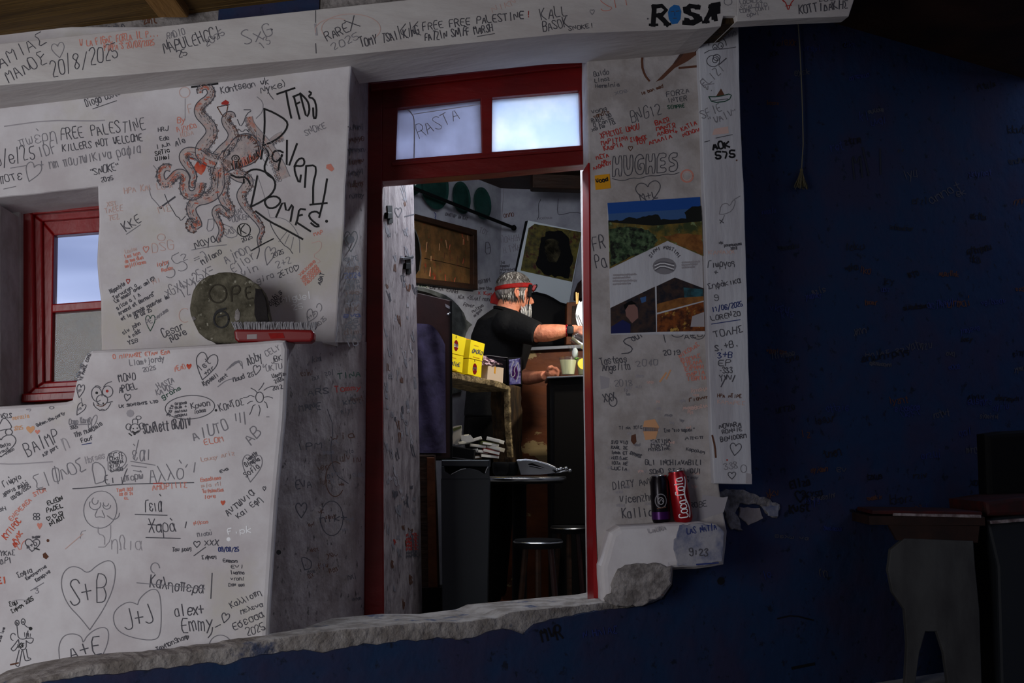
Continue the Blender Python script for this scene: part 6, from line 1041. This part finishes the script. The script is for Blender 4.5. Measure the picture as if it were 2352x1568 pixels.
# ---- wooden post and plinth at the left
Zw = FP(4.3)
t = thing('wooden_post', 'reddish brown wooden post left of the grey bin', 'post', Vector((Zw.at(985, 1100).x, 4.32, 0)))
m = MB(); m.prism(Zw, [(962, 1044), (998, 1044), (1004, 1200), (1008, 1350), (966, 1352), (964, 1200)], 0, -.06, 'dark_wood', .003); m.prism(Zw, [(980, 1050), (998, 1050), (1006, 1350), (984, 1350)], .006, 0, 'counter_plain', .003); m.build('post_shaft', t)
m = MB(); m.prism(Zw, [(958, 1350), (1014, 1350), (1014, 1700), (958, 1700)], .01, -.1, 'black'); m.build('plinth', t)
# ---- round table with steel rim and things on it
tz = FP(4.5).at(1200, 1096).z; tc_ = Vector((.03, 4.62, tz))
t = thing('round_table', 'dark round table with bright steel rim beside the grey bin', 'table', Vector((tc_.x, tc_.y, 0)))
m = MB(); m.lathe(tc_, [(.0, -.024), (.176, -.024), (.18, -.012), (.18, -.002), (.0, -.002)], 'black', 56); m.build('table_top', t, 40)
m = MB(); m.lathe(tc_, [(.18, -.016), (.188, -.012), (.19, -.004), (.186, .001), (.178, .0)], 'steel', 64); m.build('table_rim', t, 60)
m = MB(); m.lathe(Vector((tc_.x, tc_.y, 0)), [(.14, 0), (.13, .02), (.03, .04), (.028, tz - .03), (.06, tz - .024)], 'black', 28); m.build('pedestal', t, 40)
Zt = FP(4.54)
t = thing('steel_scoop', 'curved steel tray with slotted handle tipped on the round table', 'tray', Zt.at(1230, 1093))
m = MB(); Mx = MB(); Mx.prism(Zt, [(1186, 1056), (1210, 1055), (1236, 1059), (1258, 1066), (1276, 1075), (1270, 1080), (1276, 1086), (1240, 1090), (1196, 1090), (1190, 1070)], 0, -.1, 'dull_steel', .003, 2); Mx.build('scoop_body', t)
m = MB(); m.tube([Zt.at(x, y, .004) for x, y in ((1187, 1057), (1208, 1055), (1232, 1058), (1256, 1065), (1276, 1074))], .0035, 'steel', 8); m.build('rolled_edge', t, 60)
m = MB(); m.prism(Zt, [(1213, 1065), (1222, 1063), (1240, 1070), (1256, 1077), (1240, 1076), (1216, 1071)], .003, 0, 'black'); m.tube([Zt.at(x, y, .006) for x, y in ((1213, 1068), (1226, 1070), (1256, 1077))], .0016, 'steel', 6); m.build('handle_slot', t)
for i, (x, y, a) in enumerate(((1278, 1078, .3), (1288, 1076, .5), (1300, 1075, .1), (1309, 1080, -.3))):
    c = Zt.at(x, y, -.02); t = thing('spoon', ('leftmost small spoon in the cluster on the table edge', 'second small spoon from the left on the table edge', 'third small spoon from the left on the table edge', 'rightmost small spoon in the cluster on the table edge')[i], 'spoon', c, 'little spoons on the round table')
    m = MB(); m.ell(c, (.009, .014, .008), 'steel', seg=14, rings=8); m.build('bowl', t, 60); m = MB(); m.tube([c, c + Vector((-.03, -.01, -.004)), c + Vector((-.06, .01, -.01))], .003, 'steel', 6); m.build('handle', t, 60)
for i, (x, lab) in enumerate(((1150, 'black round bowl on the table next to the bin'), (1172, 'black round bowl on the table touching the steel tray'))):
    c = Zt.at(x, 1092, -.03 * i); m = MB(); m.lathe(c, [(.02, 0), (.03, .01), (.034, .045), (.03, .054), (.026, .05), (.0, .012)], 'black', 24); tag(m.build('dark_bowl', None, 50), lab, 'bowl')
# ---- two round stools in the dark
def stool(px_, py_, y, r, lab):
    z = FP(y).at(px_, py_).z; c = Vector((FP(y).at(px_, py_).x, y, 0)); t = thing('round_stool', lab, 'stool', c, None)
    m = MB(); m.lathe(c + Vector((0, 0, z)), [(0, -.03), (r * .97, -.03), (r, -.02), (r, -.004), (r * .96, 0), (0, 0)], 'black', 36); m.build('seat', t, 40)
    m = MB(); m.lathe(c + Vector((0, 0, z)), [(r + .001, -.012), (r + .004, -.009), (r + .001, -.005)], 'steel', 44); m.build('seat_rim', t, 60)
    for k in range(3):
        a = .5 + k * 2.094; m = MB(); m.tube([c + Vector((math.cos(a) * r * .6, math.sin(a) * r * .6, z - .03)), c + Vector((math.cos(a) * r * 1.1, math.sin(a) * r * 1.1, 0))], .011, 'dark_wood' if k else 'brown_door', 8); m.build('leg', t, 40)
stool(1236, 1238, 4.2, .088, 'round black stool with thin metal rim under the table')
stool(1306, 1207, 4.9, .075, 'smaller round black stool behind the first one')
# ================================================================== THE MAN
MY = 5.45; Mn = FP(MY)
def MP(px_, py_, dy=0.0):
    """point at a distance from the camera given by dy metres behind the man's own plane"""
    return Plane(MY + dy, 0).at(px_, py_)
px2m = MY / F
man = thing('person', 'grey haired man in black t-shirt and red headband pouring a drink', 'person', Vector((MP(1180, 900).x, MY, 0)))
bd = MB(); SK = 'skin'
# skull, face, jaw (profile to the right, looking slightly down)
bd.ell(MP(1181, 664), (.076, .066, .072), SK, seg=28, rings=18)
bd.ell(MP(1193, 678), (.054, .054, .064), SK); bd.ell(MP(1201, 694), (.036, .042, .044), SK); bd.ell(MP(1204, 704), (.026, .032, .028), SK)
bd.ell(MP(1210, 668), (.024, .05, .028), SK); bd.ell(MP(1214, 690), (.014, .034, .022), SK)
bd.tube([MP(1216, 682), MP(1220, 690), MP(1223, 698)], [.008, .012, .012], SK, 10); bd.ell(MP(1215, 703), (.010, .02, .006), SK); bd.ell(MP(1213, 708), (.010, .02, .006), SK)
for e in (-1, 1): bd.ell(MP(1212, 680, e * .03), (.010, .012, .007), SK)
# neck, trunk
bd.tube([MP(1176, 682), MP(1168, 706), MP(1162, 726)], [.056, .056, .066], SK, 20)
bd.tube([MP(1162, 720), MP(1158, 740), MP(1152, 780), MP(1142, 840), MP(1134, 900), MP(1130, 960), MP(1130, 1000)], [.06, .118, .136, .12, .118, .122, .12], SK, 24, flat=.85)
for e in (-1, 1): bd.ell(MP(1166, 745, e * .15), (.062, .07, .06), SK)
# near arm (towards the room), raised forearm
bd.tube([MP(1172, 745, -.15), MP(1206, 757, -.2), MP(1238, 766, -.24)], [.056, .05, .043], SK, 16)
bd.tube([MP(1236, 766, -.24), MP(1248, 765, -.25), MP(1264, 764, -.255), MP(1285, 761, -.26), MP(1300, 759, -.26), MP(1312, 757, -.26), MP(1324, 757, -.26)], [.038, .041, .040, .034, .027, .022, .024], SK, 16)
def finger(pts, r0, r1):
    n = len(pts); bd.tube(pts, [r0 + (r1 - r0) * i / (n - 1) for i in range(n)], SK, 8)
    bd.ell(pts[-1], (r1, r1, r1), SK, seg=8, rings=6)
bd.ell(MP(1332, 756, -.26), (.03, .028, .016), SK)
hb = [MP(1344, 752, -.26)]
for i, (dz, l, dr) in enumerate(((-.018, .034, 2), (-.006, .040, 1), (.006, .038, 1), (.018, .030, 3))):
    a = MP(1343, 754, -.26 + dz); finger([MP(1335, 755, -.26 + dz * .7), a, a + Vector((l * .6, 0, -.006)), a + Vector((l, 0, -.022))], .0095, .0075)
finger([MP(1328, 761, -.275), MP(1334, 766, -.282), MP(1342, 769, -.28)], .010, .008)
# far arm, forearm low on the counter with a closed hand
bd.tube([MP(1168, 748, .15), MP(1176, 800, .14), MP(1190, 862, .02)], [.054, .048, .04], SK, 14)
bd.tube([MP(1192, 862, .02), MP(1214, 867, -.06), MP(1236, 866, -.14), MP(1252, 862, -.2)], [.038, .036, .028, .022], SK, 14)
bd.ell(MP(1266, 856, -.22), (.03, .026, .022), SK)
for i, (dz, dx) in enumerate(((-.02, 0), (-.007, 2), (.006, 3), (.018, 1))):
    p = MP(1268 + dx, 846 + i, -.22 + dz); finger([p, MP(1277 + dx, 845 + i * 2, -.22 + dz), MP(1283 + dx, 853 + i, -.22 + dz), MP(1281 + dx, 863, -.22 + dz)], .0095, .0078)
finger([MP(1258, 850, -.24), MP(1262, 843, -.25), MP(1268, 842, -.25)], .0105, .0085)
# legs down to the floor
for e in (-1, 1):
    x = MP(1128, 900).x + e * .01; bd.tube([Vector((x, MY + e * .08, MP(1130, 985).z)), Vector((x + .02, MY + e * .1, .45)), Vector((x, MY + e * .1, .06))], [.09, .06, .042], SK, 14); bd.ell(Vector((x + .05, MY + e * .1, .035)), (.12, .045, .035), SK)
body = bd.build('body', man, 180)
def fuse(o, vox, it=6, fac=.5):
    r = o.modifiers.new('remesh', 'REMESH'); r.mode = 'VOXEL'; r.voxel_size = vox; r.use_smooth_shade = True
    s__ = o.modifiers.new('smooth', 'SMOOTH'); s__.iterations = it; s__.factor = fac
fuse(body, .0045, 5)
# ear
m = MB(); ec = MP(1190, 672, -.066); m.tube([ec + Vector((.002, 0, .022)), ec + Vector((-.010, -.006, .020)), ec + Vector((-.016, -.008, .004)), ec + Vector((-.010, -.006, -.014)), ec + Vector((.0, 0, -.024))], [.004, .005, .005, .0045, .005], SK, 8); m.ell(ec + Vector((-.004, .002, 0)), (.010, .006, .02), SK, seg=12, rings=8); m.build('ear', man, 180)
# hair
h = MB(); HR = 'hair_grey'
h.ell(MP(1179, 658), (.085, .074, .070), HR, seg=32, rings=20); h.ell(MP(1163, 670), (.054, .068, .056), HR); h.ell(MP(1168, 684), (.042, .060, .034), HR)
hair = h.build('hair', man, 180); 
tx = bpy.data.textures.new('hair_clump', 'CLOUDS'); tx.noise_scale = .02
fuse(hair, .004, 3); dm = hair.modifiers.new('clump', 'DISPLACE'); dm.texture = tx; dm.strength = .008
# cut the hair away from the face with locks drawn as strands on the surface
m = MB(); r_ = random.Random(31)
for k in range(420):
    th = r_.uniform(math.pi * .95, math.pi * 2.05); u = r_.uniform(.0, 1); ph0 = .15 + u * .5; L_ = r_.uniform(.5, .8); P = []
    for j in range(6):
        ph = ph0 + L_ * j / 5; ph = min(ph, 1.62); a = th + .14 * math.sin(j + k); P.append(MP(1179, 658) + Vector((.087 * math.sin(ph) * math.cos(a), .076 * math.sin(ph) * math.sin(a), .072 * math.cos(ph))))
    m.tube(P, [.0012, .0018, .0018, .0016, .0012, .0006], r_.choice(['hair_light', 'hair_grey', 'hair_grey', 'hair_dark', 'hair_dark']) if th > 4.6 else r_.choice(['hair_grey', 'hair_dark', 'hair_dark', 'hair_light']), 4)
m.build('top_hair', man, 180); m = MB()
for k in range(150):
    x = r_.uniform(1150, 1206); y = 664 + r_.uniform(0, 8) ; dy = -.064 + .012 * abs(x - 1178) / 28; l = r_.uniform(14, 30) * (1 if x < 1190 or x > 1196 else .6)
    m.tube([MP(x, y, dy), MP(x - 1, y + l * .5, dy - .002), MP(x + r_.uniform(-2, 2), y + l, dy + .008)], [.0016, .0018, .0006], r_.choice(['hair_light', 'hair_grey', 'hair_dark', 'hair_light' if x > 1192 else 'hair_dark']), 4)
m.build('side_hair', man, 180)
# beard
m = MB(); m.ell(MP(1210, 712), (.022, .026, .026), 'beard_white', seg=16, rings=10)
for k in range(130):
    x = r_.uniform(1196, 1219); y = r_.uniform(696, 714); p = MP(x, y, r_.uniform(-.04, .0)); m.tube([p, p + Vector((.003, -.004, -.014)), p + Vector((.002, 0, -.03 - r_.uniform(0, .012)))], [.0024, .0022, .0006], r_.choice(['beard_white', 'beard_white', 'hair_light']), 4)
m.build('beard', man, 60)
# shirt
sh = MB(); KB = 'shirt_black'
sh.tube([MP(1163, 716), MP(1160, 728), MP(1158, 744), MP(1152, 782), MP(1142, 840), MP(1134, 900), MP(1130, 960)], [.066, .095, .132, .150, .134, .132, .136], KB, 28, flat=.9)
for e in (-1, 1): sh.ell(MP(1163, 744, e * .145), (.07, .08, .068), KB)
sh.tube([MP(1168, 744, -.14), MP(1204, 757, -.19), MP(1226, 764, -.225), MP(1236, 767, -.235)], [.074, .066, .060, .057], KB, 18)
sh.tube([MP(1165, 748, .14), MP(1178, 800, .14), MP(1184, 832, .08)], [.07, .062, .058], KB, 16)
sh.ell(MP(1132, 760, .0), (.07, .12, .08), KB)
so = sh.build('shirt', man, 180); fuse(so, .006, 8)
m = MB(); m.lathe(MP(1164, 719), [(.060, 0), (.070, .003), (.072, .014), (.062, .018)], KB, 28, Matrix.Rotation(.3, 3, 'Y')); m.build('collar', man, 60)
tr = MB(); tr.tube([MP(1130, 940), MP(1130, 1000), MP(1130, 1050)], [.13, .138, .12], 'soot', 24, flat=.76)
for e in (-1, 1):
    x = MP(1128, 900).x + e * .01; tr.tube([Vector((x, MY + e * .085, MP(1156, 960).z)), Vector((x + .02, MY + e * .1, .45)), Vector((x, MY + e * .1, .09))], [.105, .075, .062], 'soot', 16)
to = tr.build('trousers', man, 180); fuse(to, .012, 4)
# headband with knotted tail, headlamp and cord
m = MB(); M = Matrix.Rotation(-.10, 3, 'Y'); m.lathe(MP(1180, 661), [(1, -.010), (1.02, -.008), (1.03, 0), (1.02, .010), (1, .011)], 'cloth_red', 40, M @ Matrix.Diagonal((.090, .079, 1)).to_3x3()); m.build('headband', man, 60)
m = MB(); m.ell(MP(1143, 668), (.014, .016, .018), 'cloth_red', seg=14, rings=10); m.tube([MP(1144, 668), MP(1139, 684), MP(1136, 698)], [.012, .026, .022], 'cloth_red', 12, flat=.4); m.tube([MP(1146, 670), MP(1147, 684), MP(1144, 700)], [.012, .018, .016], 'cloth_red', 12, flat=.4); m.build('knot_tail', man, 60)
m = MB(); m.box(MP(1226, 662, -.01), (.016, .05, .030), 'brush_red', 0, .004, ry=.5); m.box(MP(1230, 660, -.01), (.010, .045, .028), 'black', 0, .004, ry=.5); m.build('headlamp', man)
m = MB(); m.box(MP(1217, 668, -.044), (.020, .02, .062), 'black', 0, .005, ry=.12); m.tube([MP(1217, 680, -.05), MP(1214, 694, -.05), MP(1213, 712, -.045)], .003, 'black', 6); m.build('dark_strap', man)
# watch and wrist band
m = MB(); wc = MP(1309, 759, -.26); m.lathe(wc, [(.0265, -.010), (.028, -.008), (.028, .008), (.0265, .010)], 'black', 24, Matrix.Rotation(1.57, 3, 'Y')); m.box(wc + Vector((0, -.026, 0)), (.032, .012, .036), 'bin_dark', 0, .004); m.build('watch', man, 50)
m = MB(); wc = MP(1301, 759, -.26); m.lathe(wc, [(.028, -.004), (.0295, 0), (.028, .004)], 'can_red', 24, Matrix.Rotation(1.57, 3, 'Y')); m.build('wrist_band', man, 50)
